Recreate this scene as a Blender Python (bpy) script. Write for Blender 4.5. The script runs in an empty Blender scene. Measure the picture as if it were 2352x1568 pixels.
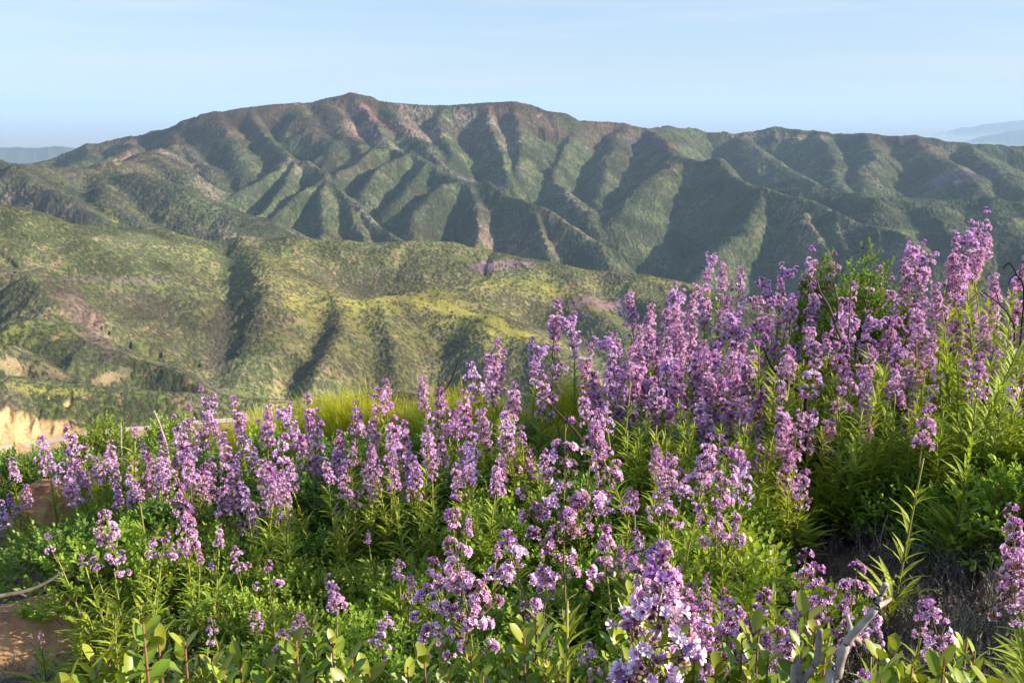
import bpy, math, random
import numpy as np
from mathutils import Vector, Matrix
sc = bpy.context.scene
COL = sc.collection
R = math.radians
# ------------------------------------------------------------------ camera
CAMZ = 1.65
PITCH = R(13.4)
cam_d = bpy.data.cameras.new("camera")
cam = bpy.data.objects.new("camera", cam_d); COL.objects.link(cam)
cam_d.sensor_width = 36.0; cam_d.lens = 35.0
cam_d.clip_start = 0.05; cam_d.clip_end = 200000.0
cam.location = (0, 0, CAMZ); cam.rotation_euler = (math.pi/2 - PITCH, 0, 0)
sc.camera = cam
# ------------------------------------------------------------------ light
HAZE_D = 5.0e-5
SUN_EL, SUN_AZ = 23.0, 101.0          # degrees; azimuth clockwise from the view direction (+Y)
world = bpy.data.worlds.new("World"); sc.world = world; world.use_nodes = True
wn = world.node_tree; bg = wn.nodes["Background"]
sky = wn.nodes.new("ShaderNodeTexSky"); sky.sky_type = 'NISHITA'; sky.sun_disc = False
sky.sun_elevation = R(SUN_EL); sky.sun_rotation = R(SUN_AZ)
sky.altitude = 1000; sky.air_density = 1.0; sky.dust_density = 0.6; sky.ozone_density = 1.5
gm = wn.nodes.new("ShaderNodeGamma"); gm.inputs[1].default_value = .5     # thin high haze evens the sky out
mu = wn.nodes.new("ShaderNodeVectorMath"); mu.operation = 'MULTIPLY'; mu.inputs[1].default_value = (.745, .89, 1.12)
wn.links.new(sky.outputs[0], gm.inputs[0]); wn.links.new(gm.outputs[0], mu.inputs[0]); 
tcw = wn.nodes.new("ShaderNodeTexCoord"); mp = wn.nodes.new("ShaderNodeMapping"); mp.inputs["Scale"].default_value = (1.6, 1.6, 26); mp.inputs["Rotation"].default_value = (0, .03, 0)
cn = wn.nodes.new("ShaderNodeTexNoise"); cn.inputs["Scale"].default_value = 2.2; cn.inputs["Detail"].default_value = 6; cn.inputs["Roughness"].default_value = .6
wn.links.new(tcw.outputs["Generated"], mp.inputs[0]); wn.links.new(mp.outputs[0], cn.inputs["Vector"])
cr_ = wn.nodes.new("ShaderNodeMapRange"); cr_.inputs[1].default_value = .46; cr_.inputs[2].default_value = .78; cr_.inputs[3].default_value = 0; cr_.inputs[4].default_value = .45
wn.links.new(cn.outputs[0], cr_.inputs[0]); cm_ = wn.nodes.new("ShaderNodeMix"); cm_.data_type = 'RGBA'; cm_.inputs[7].default_value = (2.35, 2.5, 2.65, 1)
wn.links.new(cr_.outputs[0], cm_.inputs[0]); wn.links.new(mu.outputs[0], cm_.inputs[6]); wn.links.new(cm_.outputs[2], bg.inputs[0])
bg.inputs[1].default_value = 0.195
sun_d = bpy.data.lights.new("sun", 'SUN'); sun = bpy.data.objects.new("sun", sun_d); COL.objects.link(sun)
sun_d.energy = 5.0; sun_d.angle = R(0.53); sun_d.color = (1.0, 0.88, 0.70)
sd = Vector((math.sin(R(SUN_AZ))*math.cos(R(SUN_EL)), math.cos(R(SUN_AZ))*math.cos(R(SUN_EL)), math.sin(R(SUN_EL))))
sun.rotation_euler = sd.to_track_quat('Z', 'Y').to_euler()
vs = sc.view_settings; vs.view_transform = 'Standard'; vs.look = 'None'; vs.exposure = 0.95; vs.gamma = 1.0
sc.render.engine = 'CYCLES'
cy = sc.cycles
cy.max_bounces = 8; cy.diffuse_bounces = 2; cy.glossy_bounces = 1; cy.transmission_bounces = 3
cy.transparent_max_bounces = 4; cy.volume_bounces = 4; cy.use_denoising = True
cy.use_adaptive_sampling = True; cy.adaptive_threshold = 0.02
cy.caustics_reflective = False; cy.caustics_refractive = False
# ------------------------------------------------------------------ helpers
FD = 2287.0
cP, sP = math.cos(PITCH), math.sin(PITCH)
def ray(px, py):
    x = (px-1176.0)/FD; u = -(py-784.0)/FD
    return x, cP + u*sP, -sP + u*cP
def P(px, py, dist):
    """point at horizontal distance dist seen at picture position (2352x1568 scale)"""
    x, y, z = ray(px, py); k = dist/math.hypot(x, y)
    return (x*k, y*k, CAMZ + z*k)
def tag(o, label=None, cat=None, group=None, kind=None):
    if label: o["label"] = label
    if cat: o["category"] = cat
    if group: o["group"] = group
    if kind: o["kind"] = kind
    return o
def nt(name):
    m = bpy.data.materials.new(name); m.use_nodes = True
    t = m.node_tree; return m, t, t.nodes["Principled BSDF"]
def N(t, typ, **kw):
    n = t.nodes.new(typ)
    for k, v in kw.items(): setattr(n, k, v)
    return n
def fast_mesh(name, V, F, mats=(), smooth=True, col=None, midx=None):
    """V (n,3) ; F (m,3) or (m,4)"""
    me = bpy.data.meshes.new(name)
    V = np.asarray(V, np.float32); F = np.asarray(F, np.int32)
    me.vertices.add(len(V)); me.vertices.foreach_set("co", V.ravel())
    k = F.shape[1]
    me.loops.add(F.size); me.loops.foreach_set("vertex_index", F.ravel())
    me.polygons.add(len(F)); me.polygons.foreach_set("loop_start", np.arange(0, F.size, k, dtype=np.int32))
    me.polygons.foreach_set("use_smooth", np.full(len(F), smooth))
    for m in mats: me.materials.append(m)
    if midx is not None: me.polygons.foreach_set("material_index", np.asarray(midx, np.int32))
    me.update(calc_edges=True)
    if col is not None:
        a = me.color_attributes.new("tint", 'FLOAT_COLOR', 'POINT')
        c = np.ones((len(V), 4), np.float32); c[:, :3] = col; a.data.foreach_set("color", c.ravel())
    return me
def link(name, me, parent=None, loc=(0, 0, 0)):
    o = bpy.data.objects.new(name, me); COL.objects.link(o); o.location = loc
    if parent: o.parent = parent
    return o
# ------------------------------------------------------------------ noise
def _h(i, j, s):
    n = (i.astype(np.int64)*374761393 + j.astype(np.int64)*668265263 + s*982451653) & 0xffffffff
    n = ((n ^ (n >> 13))*1274126177) & 0xffffffff
    return ((n ^ (n >> 16)) & 0xffffff).astype(np.float32)/16777215.0
def vnoise(x, y, s=0):
    xi = np.floor(x); yi = np.floor(y); fx = (x-xi).astype(np.float32); fy = (y-yi).astype(np.float32)
    fx = fx*fx*(3-2*fx); fy = fy*fy*(3-2*fy)
    a = _h(xi, yi, s); b = _h(xi+1, yi, s); c = _h(xi, yi+1, s); d = _h(xi+1, yi+1, s)
    return (a*(1-fx)+b*fx)*(1-fy) + (c*(1-fx)+d*fx)*fy
def fbm(x, y, o=4, s=0, g=0.5):
    r = 0; a = 1; t = 0
    for k in range(o):
        r = r + a*vnoise(x, y, s+k*17); t += a; a *= g; x = x*2.03+5.1; y = y*2.03+1.7
    return r/t
def worley(x, y, s=0):
    xi = np.floor(x); yi = np.floor(y)
    best = np.full(x.shape, 9.0, np.float32); bid = np.zeros(x.shape, np.float32)
    for di in (-1, 0, 1):
        for dj in (-1, 0, 1):
            cx = xi+di; cyy = yi+dj
            jx = _h(cx, cyy, s); jy = _h(cx, cyy, s+1)
            d = (cx+jx-x)**2 + (cyy+jy-y)**2; d = d.astype(np.float32)
            m = d < best; best = np.where(m, d, best); bid = np.where(m, _h(cx, cyy, s+2), bid)
    return np.sqrt(best), bid
def sstep(a, b, x):
    t = np.clip((x-a)/(b-a), 0, 1); return t*t*(3-2*t)

# ------------------------------------------------------------------ far terrain, built from its ridge lines
RIDGES = []   # slope, crest rounding, gully amplitude, gully spacing, points
def RG(slope, w, amp, lam, pts): RIDGES.append((slope, w, amp, lam, [P(*p) for p in pts]))
# skyline of the big range
RG(.85, 22, 30, 120, [(0,420,3300),(60,392,3400),(110,374,3450),(150,358,3450),(205,340,3450),(290,318,3450),(395,299,3400),(430,279,3350),(470,262,3320),(560,251,3300),(640,240,3300),(740,236,3300),(775,226,3300),(818,215,3300),(860,222,3300),(890,234,3300),(950,240,3300),(1010,244,3300),(1100,238,3300),(1180,234,3300),(1215,240,3300),(1255,255,3300),(1300,262,3350),(1327,280,3350),(1370,280,3400),(1420,285,3450),(1475,296,3500)])
RG(.7, 30, 30, 160, [(1475,296,3500),(1530,292,3800),(1590,297,3900),(1620,308,3900),(1700,310,3900),(1720,303,3900),(1770,297,3900),(1840,296,3900),(1880,303,3900),(1910,312,3850),(2000,309,3800),(2060,315,3800),(2150,320,3800),(2230,330,3800),(2300,338,3800),(2352,340,3800),(2600,345,3800),(3200,420,3600)])
# left shoulder and left front ridge
RG(.6, 25, 14, 80, [(395,299,3400),(398,330,3150),(380,345,3000),(330,350,2850),(270,374,2650),(200,392,2450)])
RG(.55, 35, 16, 80, [(-400,330,2300),(-150,352,2300),(0,371,2300),(60,380,2320),(100,388,2350),(200,392,2450)])
RG(.55, 30, 16, 70, [(200,392,2450),(330,411,2300),(420,432,2200),(500,480,2050),(545,515,1970),(585,556,1900)])
RG(.6, 20, 14, 60, [(0,372,2300),(60,400,2180),(120,430,2080),(180,470,1960),(210,500,1900)])
RG(.6, 20, 14, 60, [(200,392,2450),(235,430,2250),(265,480,2050),(330,530,1900)])
RG(.6, 20, 12, 60, [(200,340,3450),(190,365,3200),(150,378,3050)])
RG(.6, 20, 12, 60, [(300,318,3450),(290,345,3200),(240,368,3000)])
# spurs below the crest, left part
RG(.62, 30, 14, 90, [(395,299,3400),(430,330,3150),(440,360,2980),(470,400,2780),(490,440,2600),(485,465,2520)])
RG(.6, 25, 10, 90, [(330,350,2850),(345,385,2650),(390,400,2600),(410,430,2450)])
RG(.64, 30, 14, 110, [(500,258,3310),(535,310,3080),(545,350,2930),(540,390,2800),(560,430,2650)])
RG(.95, 14, 16, 90, [(590,250,3300),(604,280,3190),(622,311,3060),(648,343,2930),(656,373,2800),(715,373,2760),(770,406,2640),(812,452,2480),(850,495,2360),(905,562,2200)])
RG(0.86, 12, 14, 50, [(656,373,2800),(625,400,2700),(570,432,2600),(495,460,2520)])
RG(0.86, 12, 14, 50, [(680,374,2780),(660,430,2580),(610,480,2420),(540,530,2280)])
RG(0.96, 10, 14, 45, [(770,406,2640),(720,436,2510),(655,480,2400),(590,535,2290)])
RG(0.90, 10, 12, 45, [(770,406,2640),(757,440,2480),(745,490,2340),(722,560,2200)])
RG(0.90, 10, 12, 45, [(812,452,2480),(815,500,2340),(830,560,2200)])
RG(.64, 32, 16, 110, [(700,238,3300),(740,290,3100),(760,320,2980),(775,350,2880)])
RG(.66, 26, 16, 90, [(770,228,3300),(790,280,3110),(812,310,3000),(835,345,2880),(800,385,2760)])
# summit ridge that runs down to the valley mouth
RG(.85, 14, 18, 60, [(818,215,3300),(850,250,3180),(868,285,3060),(885,320,2940),(900,338,2870),(950,352,2790),(1035,398,2620),(1085,412,2530),(1150,435,2440),(1230,470,2330),(1310,515,2220),(1372,562,2120),(1402,635,2010)])
RG(1.00, 10, 12, 45, [(900,338,2870),(855,348,2820),(820,372,2730),(795,402,2640)])
RG(0.96, 10, 14, 45, [(950,352,2790),(920,372,2700),(890,395,2620),(850,440,2510)])
RG(0.90, 12, 14, 45, [(1000,380,2680),(975,420,2560),(940,460,2450),(915,470,2420)])
RG(0.96, 12, 16, 40, [(1085,412,2530),(1040,430,2470),(1000,460,2400),(960,520,2280),(945,560,2200)])
RG(0.96, 10, 24, 32, [(1100,420,2510),(1103,470,2370),(1098,520,2260),(1090,590,2130)])
RG(0.84, 12, 24, 32, [(1230,470,2330),(1240,530,2210),(1260,610,2070)])
# short rocky spurs, right of the summit
RG(.68, 22, 20, 60, [(890,234,3300),(930,290,3080),(970,330,2940),(1010,372,2810)])
RG(.8, 14, 18, 60, [(1010,244,3300),(1000,290,3130),(1030,335,2970),(1045,390,2790)])
RG(.95, 12, 18, 60, [(1120,237,3300),(1125,300,3090),(1140,350,2930),(1160,420,2730)])
RG(.72, 16, 26, 60, [(1190,236,3300),(1185,290,3130),(1190,340,2980),(1178,395,2810)])
# ridge with the sharp shadow
RG(0.86, 14, 16, 60, [(1327,280,3350),(1318,310,3230),(1295,345,3090),(1262,378,2960),(1256,405,2850),(1290,440,2710),(1340,470,2600),(1367,500,2500),(1380,530,2410)])
RG(0.72, 25, 16, 60, [(1420,285,3450),(1410,330,3220),(1390,380,3000),(1380,430,2800),(1372,470,2660)])
# big spur with the dark flank
RG(.9, 14, 8, 90, [(1475,296,3500),(1500,312,3350),(1521,322,3200),(1556,362,2950),(1600,372,2880),(1641,370,2860),(1676,408,2680),(1715,418,2630),(1760,440,2540),(1811,452,2480),(1876,472,2390),(1951,502,2290),(2020,530,2200),(2090,557,2120),(2150,610,2000)])
RG(.7, 30, 6, 90, [(1556,362,2950),(1510,410,2770),(1460,460,2600),(1420,510,2450)])
RG(0.90, 18, 6, 60, [(1755,440,2540),(1725,490,2400),(1680,540,2270),(1630,600,2140),(1560,680,2000)])
RG(0.90, 10, 22, 32, [(1830,456,2460),(1850,510,2320),(1880,570,2190),(1900,640,2060)])
RG(0.90, 10, 22, 32, [(1915,487,2340),(1925,540,2230),(1950,590,2130),(1980,660,2010)])
RG(0.90, 10, 22, 32, [(2005,524,2210),(2020,570,2120),(2040,640,2000)])
# rounded hills right
RG(.5, 45, 10, 120, [(1780,436,2760),(1880,438,2680),(1950,441,2650),(2010,458,2600),(2050,459,2620),(2120,456,2620),(2200,458,2620),(2352,466,2600),(2600,470,2600)])
RG(.55, 35, 6, 120, [(1950,441,2650),(1995,462,2540),(2015,495,2420),(2030,540,2290)])
RG(.55, 30, 6, 120, [(2150,458,2620),(2135,480,2530),(2170,520,2400),(2240,560,2280)])
RG(.55, 30, 6, 120, [(2290,462,2610),(2290,500,2480),(2320,550,2330)])
RG(.5, 35, 10, 120, [(2150,610,2000),(2220,572,2080),(2290,558,2120),(2352,554,2120),(2600,540,2100)])
RG(.55, 30, 24, 60, [(1700,310,3900),(1740,360,3550),(1830,400,3280),(1870,425,3120)])
RG(.55, 30, 24, 60, [(2000,309,3800),(2010,350,3520),(1985,388,3320),(2010,430,3100)])
RG(.55, 30, 24, 60, [(1890,306,3870),(1900,350,3560),(1930,400,3250),(1950,432,3080)])
RG(.55, 30, 24, 60, [(2100,317,3800),(2140,350,3560),(2200,390,3300),(2240,430,3080)])
RG(.55, 30, 24, 60, [(2230,330,3800),(2270,370,3500),(2320,410,3220),(2352,440,3050)])
# middle ridge
RG(.5, 40, 8, 60, [(-700,440,1200),(-200,460,1200),(0,478,1200),(60,496,1210),(130,512,1230),(200,518,1250),(270,525,1270),(330,530,1290),(380,547,1300),(420,553,1300),(480,556,1310),(560,552,1310),(640,549,1320),(700,550,1320),(760,553,1320),(850,558,1320),(950,558,1320),(1010,561,1320),(1080,574,1320),(1130,585,1310),(1200,600,1300),(1290,612,1290),(1380,625,1280),(1450,635,1270),(1500,640,1260),(1560,650,1240),(1620,670,1200),(1700,705,1130),(1800,760,1060),(2000,860,950)])
RG(.45, 30, 6, 50, [(1230,615,1290),(1200,640,1235),(1100,652,1200),(1000,672,1160),(930,682,1130),(860,690,1110),(770,692,1100)])
RG(.45, 25, 6, 50, [(1000,672,1160),(1050,700,1110),(1130,732,1060),(1210,772,1010),(1290,830,940),(1330,900,860)])
RG(.5, 20, 7, 40, [(1310,620,1280),(1340,690,1170),(1420,760,1070),(1460,850,950)])
RG(.5, 20, 7, 40, [(1450,640,1265),(1520,710,1150),(1580,800,1020)])
RG(.68, 22, 8, 34, [(565,553,1310),(600,590,1215),(618,640,1115),(610,700,1035),(590,770,960),(545,850,885),(510,920,820)])
RG(.7, 12, 8, 34, [(430,556,1305),(415,600,1235),(420,640,1175),(425,690,1105)])
RG(.70, 12, 8, 34, [(380,548,1300),(372,590,1235),(380,630,1180)])
RG(.82, 9, 9, 34, [(770,692,1100),(772,730,1040),(775,760,990),(752,800,940),(722,850,890),(695,930,825)])
RG(.5, 26, 8, 34, [(640,560,1300),(690,640,1175),(690,700,1095),(660,760,1030),(610,830,960),(570,900,905)])
RG(.60, 12, 8, 34, [(880,688,1110),(885,740,1040),(890,790,990),(900,870,920),(910,940,865)])
RG(.5, 16, 8, 34, [(1130,732,1060),(1130,800,985),(1150,880,905)])
# left bench and gullies
RG(.5, 12, 5, 40, [(110,640,1120),(200,638,1130),(300,644,1125),(380,655,1100),(420,695,1055),(440,750,1000),(450,810,950),(455,870,905),(450,910,880)])
RG(.70, 10, 7, 30, [(250,640,1128),(265,700,1040),(300,760,970),(350,800,930),(400,860,880)])
RG(.5, 16, 7, 34, [(-300,570,1080),(-100,590,1070),(0,612,1060),(50,625,1045),(90,655,1000),(125,700,950),(160,750,905),(200,805,865)])
RG(.5, 14, 7, 34, [(60,740,900),(130,780,870),(180,830,830)])
RG(.82, 8, 8, 24, [(230,815,850),(290,822,840),(345,830,830),(400,852,810),(450,880,785),(520,920,750),(560,950,720)])
RG(.70, 10, 8, 24, [(-200,780,760),(0,800,760),(60,822,750),(110,850,730),(160,875,710),(215,905,690)])
# ridge above the road
RG(.52, 14, 3, 26, [(-500,800,540),(-200,835,530),(0,868,520),(60,874,518),(120,886,512),(250,897,506),(400,905,500),(480,910,498),(560,919,495),(700,930,490),(800,925,480),(860,910,470),(900,906,465),(960,912,455),(1060,950,440),(1200,1000,420),(1400,1080,380)])
# far hills
RG(.35, 150, 60, 500, [(-900,300,13000),(-200,322,12000),(0,326,12000),(60,329,12000),(120,327,12000),(165,333,12000),(200,343,12000),(250,372,11500),(400,420,11000)])
RG(.4, 200, 120, 900, [(2080,322,26000),(2110,312,26000),(2150,304,26000),(2200,298,26000),(2220,291,26000),(2270,284,26000),(2330,277,26000),(2500,262,26000),(3200,240,26000)])
RG(.4, 200, 120, 900, [(2190,330,20000),(2250,314,20000),(2310,299,20000),(2352,291,20000),(2600,270,20000)])
RG(.5, 200, 60, 900, [(1530,309,30000),(1600,304,30000),(1660,309,30000)])
PLAIN = -720.0
def far_height(X, Y):
    """smooth maximum over all ridge lines"""
    r = np.hypot(X, Y)
    wa = np.clip(r*0.006, 1.0, 60)
    q_ = np.clip((r-1500)/800, 0, 1)*70
    Xw = X + wa*2.4*(fbm(X/130, Y/130, 4, 5)-.5) + q_*(fbm(X/420, Y/420, 2, 15)-.5); Yw = Y + wa*2.4*(fbm(X/130, Y/130, 4, 9)-.5) + q_*(fbm(X/420, Y/420, 2, 19)-.5)
    H = np.full(X.shape, PLAIN, np.float32)
    for ri, (s, w, amp, lam, pts) in enumerate(RIDGES):
        px = [p[0] for p in pts]; py = [p[1] for p in pts]
        zt = max(p[2] for p in pts); reach = (zt-PLAIN)/s
        reach = min(reach, 1500 if zt > -700 and math.hypot(px[0], py[0]) < 6000 else 5000)
        m = (Xw > min(px)-reach) & (Xw < max(px)+reach) & (Yw > min(py)-reach) & (Yw < max(py)+reach)
        idx = np.nonzero(m)
        if len(idx[0]) == 0: continue
        x = Xw[idx]; y = Yw[idx]
        best = np.full(x.shape, -1e5, np.float32); bd = np.zeros_like(best); bt = np.zeros_like(best)
        L0 = 0.0
        for k in range(len(pts)-1):
            ax, ay, az = pts[k]; bx, by, bz = pts[k+1]
            dx, dy = bx-ax, by-ay; L = math.hypot(dx, dy)
            t = np.clip(((x-ax)*dx+(y-ay)*dy)/(L*L), 0, 1)
            d = np.hypot(x-ax-t*dx, y-ay-t*dy)
            h = az+(bz-az)*t - s*(np.sqrt(d*d+w*w)-w)
            mm = h > best
            best = np.where(mm, h, best); bd = np.where(mm, d, bd); bt = np.where(mm, L0+t*L, bt)
            L0 += L
        # side gullies running down from this ridge
        tt = bt/lam + .35*np.sin(bd/lam*.9+ri)
        zz = np.zeros_like(tt)+ri*7.3
        g = 1-np.abs(2*vnoise(tt, zz, 31)-1); g2 = 1-np.abs(2*vnoise(tt*2.3, zz, 37)-1)
        am = amp*np.clip(2.4*vnoise(x/(lam*3.1)+ri, y/(lam*3.1), 41)-.35, .1, 1.5)
        best = best - am*(0.7*g*g+.3*g2*g2)*np.clip(bd/(lam*1.6), 0, 1)
        cur = H[idx]; kk = 9.0 if math.hypot(px[0], py[0]) > 1600 else (14.0 if py[0] > 700 else 5.0)
        dd = np.clip(1-np.abs(cur-best)/kk, 0, 1)
        H[idx] = np.maximum(cur, best) + dd*dd*kk*.25
    return H

def near_ground(X, Y):
    """the hill top we stand on"""
    z = .142*X - .071*Y
    e = np.maximum(0, Y-(6.6+.12*X)); z = z - .40*np.sqrt(e*e+.6)+.40*math.sqrt(.6)
    z = z + .10*(fbm(X*.9+3, Y*.9, 4, 77)-.5) + .5*(fbm(X*.12, Y*.12, 2, 71)-.5)*np.clip(np.hypot(X, Y)/12, 0, 1)
    return z
# ------------------------------------------------------------------ polar height sheet of the hills
Q = 1.0
def polar_axis(n):
    fine = np.linspace(-30, 30, n)
    left = -30-np.cumsum(np.geomspace(.06, 6, 60)); left = left[left > -179]
    right = 30+np.cumsum(np.geomspace(.06, 6, 60)); right = right[right < 179]
    return np.radians(np.concatenate([left[::-1], fine, right, [left[-1]+360]]))
AZ = polar_axis(int(1500*Q))
RR = np.concatenate([np.geomspace(30, 330, int(60*Q), endpoint=False), np.linspace(330, 600, int(240*Q), endpoint=False),
     np.linspace(600, 1420, int(440*Q), endpoint=False), np.linspace(1420, 1900, int(70*Q), endpoint=False),
     np.linspace(1900, 3950, int(560*Q), endpoint=False), np.geomspace(3950, 90000, int(150*Q))])
A2, R2 = np.meshgrid(AZ, RR)
X = R2*np.sin(A2); Y = R2*np.cos(A2)
import time as _t; t_0 = _t.time()
def up2(a, n, m):
    """from every second row and column to all of them"""
    b = np.empty((n, a.shape[1])); b[::2] = a[:(n+1)//2]; b[1::2] = .5*(a[:n//2]+a[1:n//2+1]) if a.shape[0] > n//2 else np.concatenate([.5*(a[:-1]+a[1:]), a[-1:]])
    c = np.empty((n, m)); c[:, ::2] = b[:, :(m+1)//2]; c[:, 1::2] = .5*(b[:, :m//2]+b[:, 1:m//2+1]) if b.shape[1] > m//2 else np.concatenate([.5*(b[:, :-1]+b[:, 1:]), b[:, -1:]], 1)
    return c
H = up2(far_height(X[::2, ::2], Y[::2, ::2]).astype(np.float64), *X.shape)
e_ = near_ground(np.zeros(1), np.full(1, 30.))[0]
hill = near_ground(X, Y)
m_ = R2 > 28
hill = np.where(m_, near_ground(X*28/R2, Y*28/R2) - .43*(R2-28)*np.clip(.35+.65*Y/R2, .05, 1), hill)
H = np.where(R2 < 600, np.maximum(H, hill), H)
# drainage detail cut into the slopes
def ridged(x, y, o, s):
    r_ = 0; a_ = 1.
    for k_ in range(o): r_ = r_ + a_*(1-np.abs(2*vnoise(x, y, s+k_*7)-1))**2; a_ *= .5; x = x*2.1+3.3; y = y*2.1+1.9
    return r_
wx = X+40*(fbm(X/160, Y/160, 3, 301)-.5); wy = Y+40*(fbm(X/160, Y/160, 3, 305)-.5)
H += np.where(R2 > 1800, 11*(ridged(wx/150, wy/150, 4, 311)-.7)*sstep(20, -110, H), 0)*sstep(1800, 2100, R2)*sstep(6000, 4500, R2)
H += np.where((R2 > 640) & (R2 <= 1900), 3.2*(ridged(wx/60, wy/60, 3, 321)-.7), 0)*sstep(640, 760, R2)*sstep(1800, 1450, R2)
# valley bottoms and plain keep a little relief
H += (fbm(X/400, Y/400, 3, 3)-.5)*np.where(H < PLAIN+60, 30, 0)
# the road and its cut bank
ROADP = [(-300,1062,460),(-150,1045,466),(0,1030,473),(80,1020,475),(170,1004,473),(250,991,470),(330,984,467),(400,977,463),(450,971,459),(600,962,452),(800,958,440)]
RP = [P(*p) for p in ROADP]
def along(pts, x, y):
    bd = np.full(x.shape, 1e9); bz = np.zeros(x.shape); side = np.zeros(x.shape)
    for k in range(len(pts)-1):
        ax, ay, az = pts[k][:3]; bx, by, bz_ = pts[k+1][:3]
        dx, dy = bx-ax, by-ay; L = math.hypot(dx, dy) or 1e-6
        t = np.clip(((x-ax)*dx+(y-ay)*dy)/(L*L), 0, 1)
        ex = x-ax-t*dx; ey = y-ay-t*dy
        d = np.hypot(ex, ey); mm = d < bd
        bd = np.where(mm, d, bd); bz = np.where(mm, az+(bz_-az)*t, bz); side = np.where(mm, np.sign(dx*ey-dy*ex), side)
    return bd, bz, side
sand = np.zeros(X.shape)
rr_ = np.nonzero((R2 > 380) & (R2 < 560) & (A2 < R(4)) & (A2 > R(-36)))
x_, y_ = X[rr_], Y[rr_]
d_, z_, s_ = along(RP, x_, y_)
h_ = H[rr_]; w_ = 4.6
wob = (fbm(x_/9, y_/9, 3, 91)-.5)
steep = 1.05+wob*1.3
up = z_+np.maximum(0, d_-w_)*steep
dn = z_-.3-np.maximum(0, d_-w_-.8)*.55
new = np.where(s_ > 0, np.minimum(h_, up), h_)
new = np.where((s_ <= 0), np.minimum(np.maximum(new, dn), z_-.3+np.maximum(0, d_-9)*.2), new)
cutm = (s_ > 0)*sstep(.3, 1.5, h_-new)
new = new + cutm*(1.3*(ridged(x_/4.5, y_/14, 2, 331)-.75)+.8*(fbm(x_/2, y_/2, 2, 335)-.5))*sstep(w_, w_+3, d_)
new = np.where(d_ < w_, z_, new)
sand[rr_] = np.where(s_ > 0, sstep(.05, .6, h_-new)*sstep(40, 32, d_), sstep(9, 6, d_)*.8)
sand[rr_] = np.maximum(sand[rr_], sstep(w_+2.0, w_+.5, d_))
H[rr_] = new
road_d = np.full(X.shape, 1e3); road_d[rr_] = d_
print("height", _t.time()-t_0)

# where a line of sight meets the hills (for placing the flower patches, slips and rocks on the ground)
ELEV = (H-CAMZ)/R2
def hit(px, py):
    x, y, z = ray(px, py); az = math.atan2(x, y); e = z/math.hypot(x, y)
    j = int(np.argmin(np.abs(AZ-az))); c = ELEV[:, j]
    k = int(np.argmax(c >= e)) if (c >= e).any() else len(RR)-2
    r = RR[k]; return (r*math.sin(az), r*math.cos(az), H[k, j])
def patch(pts, rad, noise=.6, ns=None, seed=0):
    pts = [hit(*p) for p in pts]
    if len(pts) == 1: pts = pts*2
    xs = [p[0] for p in pts]; ys = [p[1] for p in pts]; g = rad*2.2
    idx = np.nonzero((X > min(xs)-g) & (X < max(xs)+g) & (Y > min(ys)-g) & (Y < max(ys)+g))
    out = np.zeros(X.shape, np.float32)
    if len(idx[0]) == 0: return out
    x, y = X[idx], Y[idx]; d, _, _ = along(pts, x, y)
    ns = ns or rad*.7
    d = d/rad + noise*2*(fbm(x/ns, y/ns, 4, seed+50)-.5)
    d = d+.5*(fbm(x/5, y/5, 2, seed+90)-.5)*noise; out[idx] = sstep(1.25, .35, d)
    return out

# chaparral: mounds on the slope, and their colour
rs = np.random.RandomState(3)
far_ = R2 > 1700
s1 = np.where(far_, 5.5, np.where(R2 < 620, 2.6, 3.6))
f1, id1 = worley(X/s1, Y/s1, 11)
f2, id2 = worley(X/(s1*.45), Y/(s1*.45), 23)
cov = fbm(X/90, Y/90, 4, 61); cov2 = fbm(X/25, Y/25, 3, 63)
dens = np.clip(.25+1.1*(cov-.38)+.9*(cov2-.5)+.45, 0, 1.2)
meadow = np.zeros(X.shape, np.float32); purple = np.zeros(X.shape, np.float32)
rock = np.zeros(X.shape, np.float32); slip = np.zeros(X.shape, np.float32); dead = np.zeros(X.shape, np.float32); track = np.zeros(X.shape, np.float32)
def add(arr, *a, k=1.0, **kw): np.maximum(arr, k*patch(*a, **kw), out=arr)
add(meadow, [(850,690),(940,684),(1010,678)], 30, seed=1, noise=.9, k=.8); add(meadow, [(740,705),(860,702),(950,690),(1050,712),(1200,775)], 60, seed=2, k=.45, noise=1.)
add(meadow, [(1080,655),(1230,655),(1330,690)], 45, seed=15, k=.4, noise=1.)
add(meadow, [(1010,700),(1080,725),(1150,748),(1205,772)], 16, seed=3); add(meadow, [(1040,735),(1130,765)], 12, seed=4, k=.8)
add(meadow, [(1100,655),(1190,648),(1260,662),(1320,690)], 16, seed=5, k=.6); add(meadow, [(1000,735),(1080,745)], 22, seed=6, k=.5)
add(meadow, [(225,480),(250,495),(268,515)], 12, seed=7, k=.9); add(meadow, [(0,745),(40,780)], 14, seed=8, k=.5)
add(meadow, [(420,562),(640,556),(720,557)], 9, seed=9, k=.3); add(meadow, [(0,888),(60,893),(180,902)], 4, seed=10, k=.6)
add(meadow, [(1500,642),(1570,655),(1620,672)], 10, seed=11, k=.6)
add(meadow, [(620,620),(700,640),(760,660)], 30, seed=12, k=.35)
add(meadow, [(600,600),(680,650),(740,690)], 55, seed=16, k=.35, noise=1.)
add(purple, [(1110,618),(1160,612),(1220,606)], 16, seed=21, noise=1., k=.8); add(purple, [(1330,690),(1380,700),(1430,695)], 18, seed=22, k=.7)
add(purple, [(1280,745),(1330,730)], 14, seed=23, k=.7); add(purple, [(150,640),(250,640),(380,650)], 7, seed=24, k=.4)
add(purple, [(20,632),(70,630)], 8, seed=25, k=.35); add(purple, [(1060,412),(1110,416),(1150,430)], 16, seed=26, k=.8)
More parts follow.
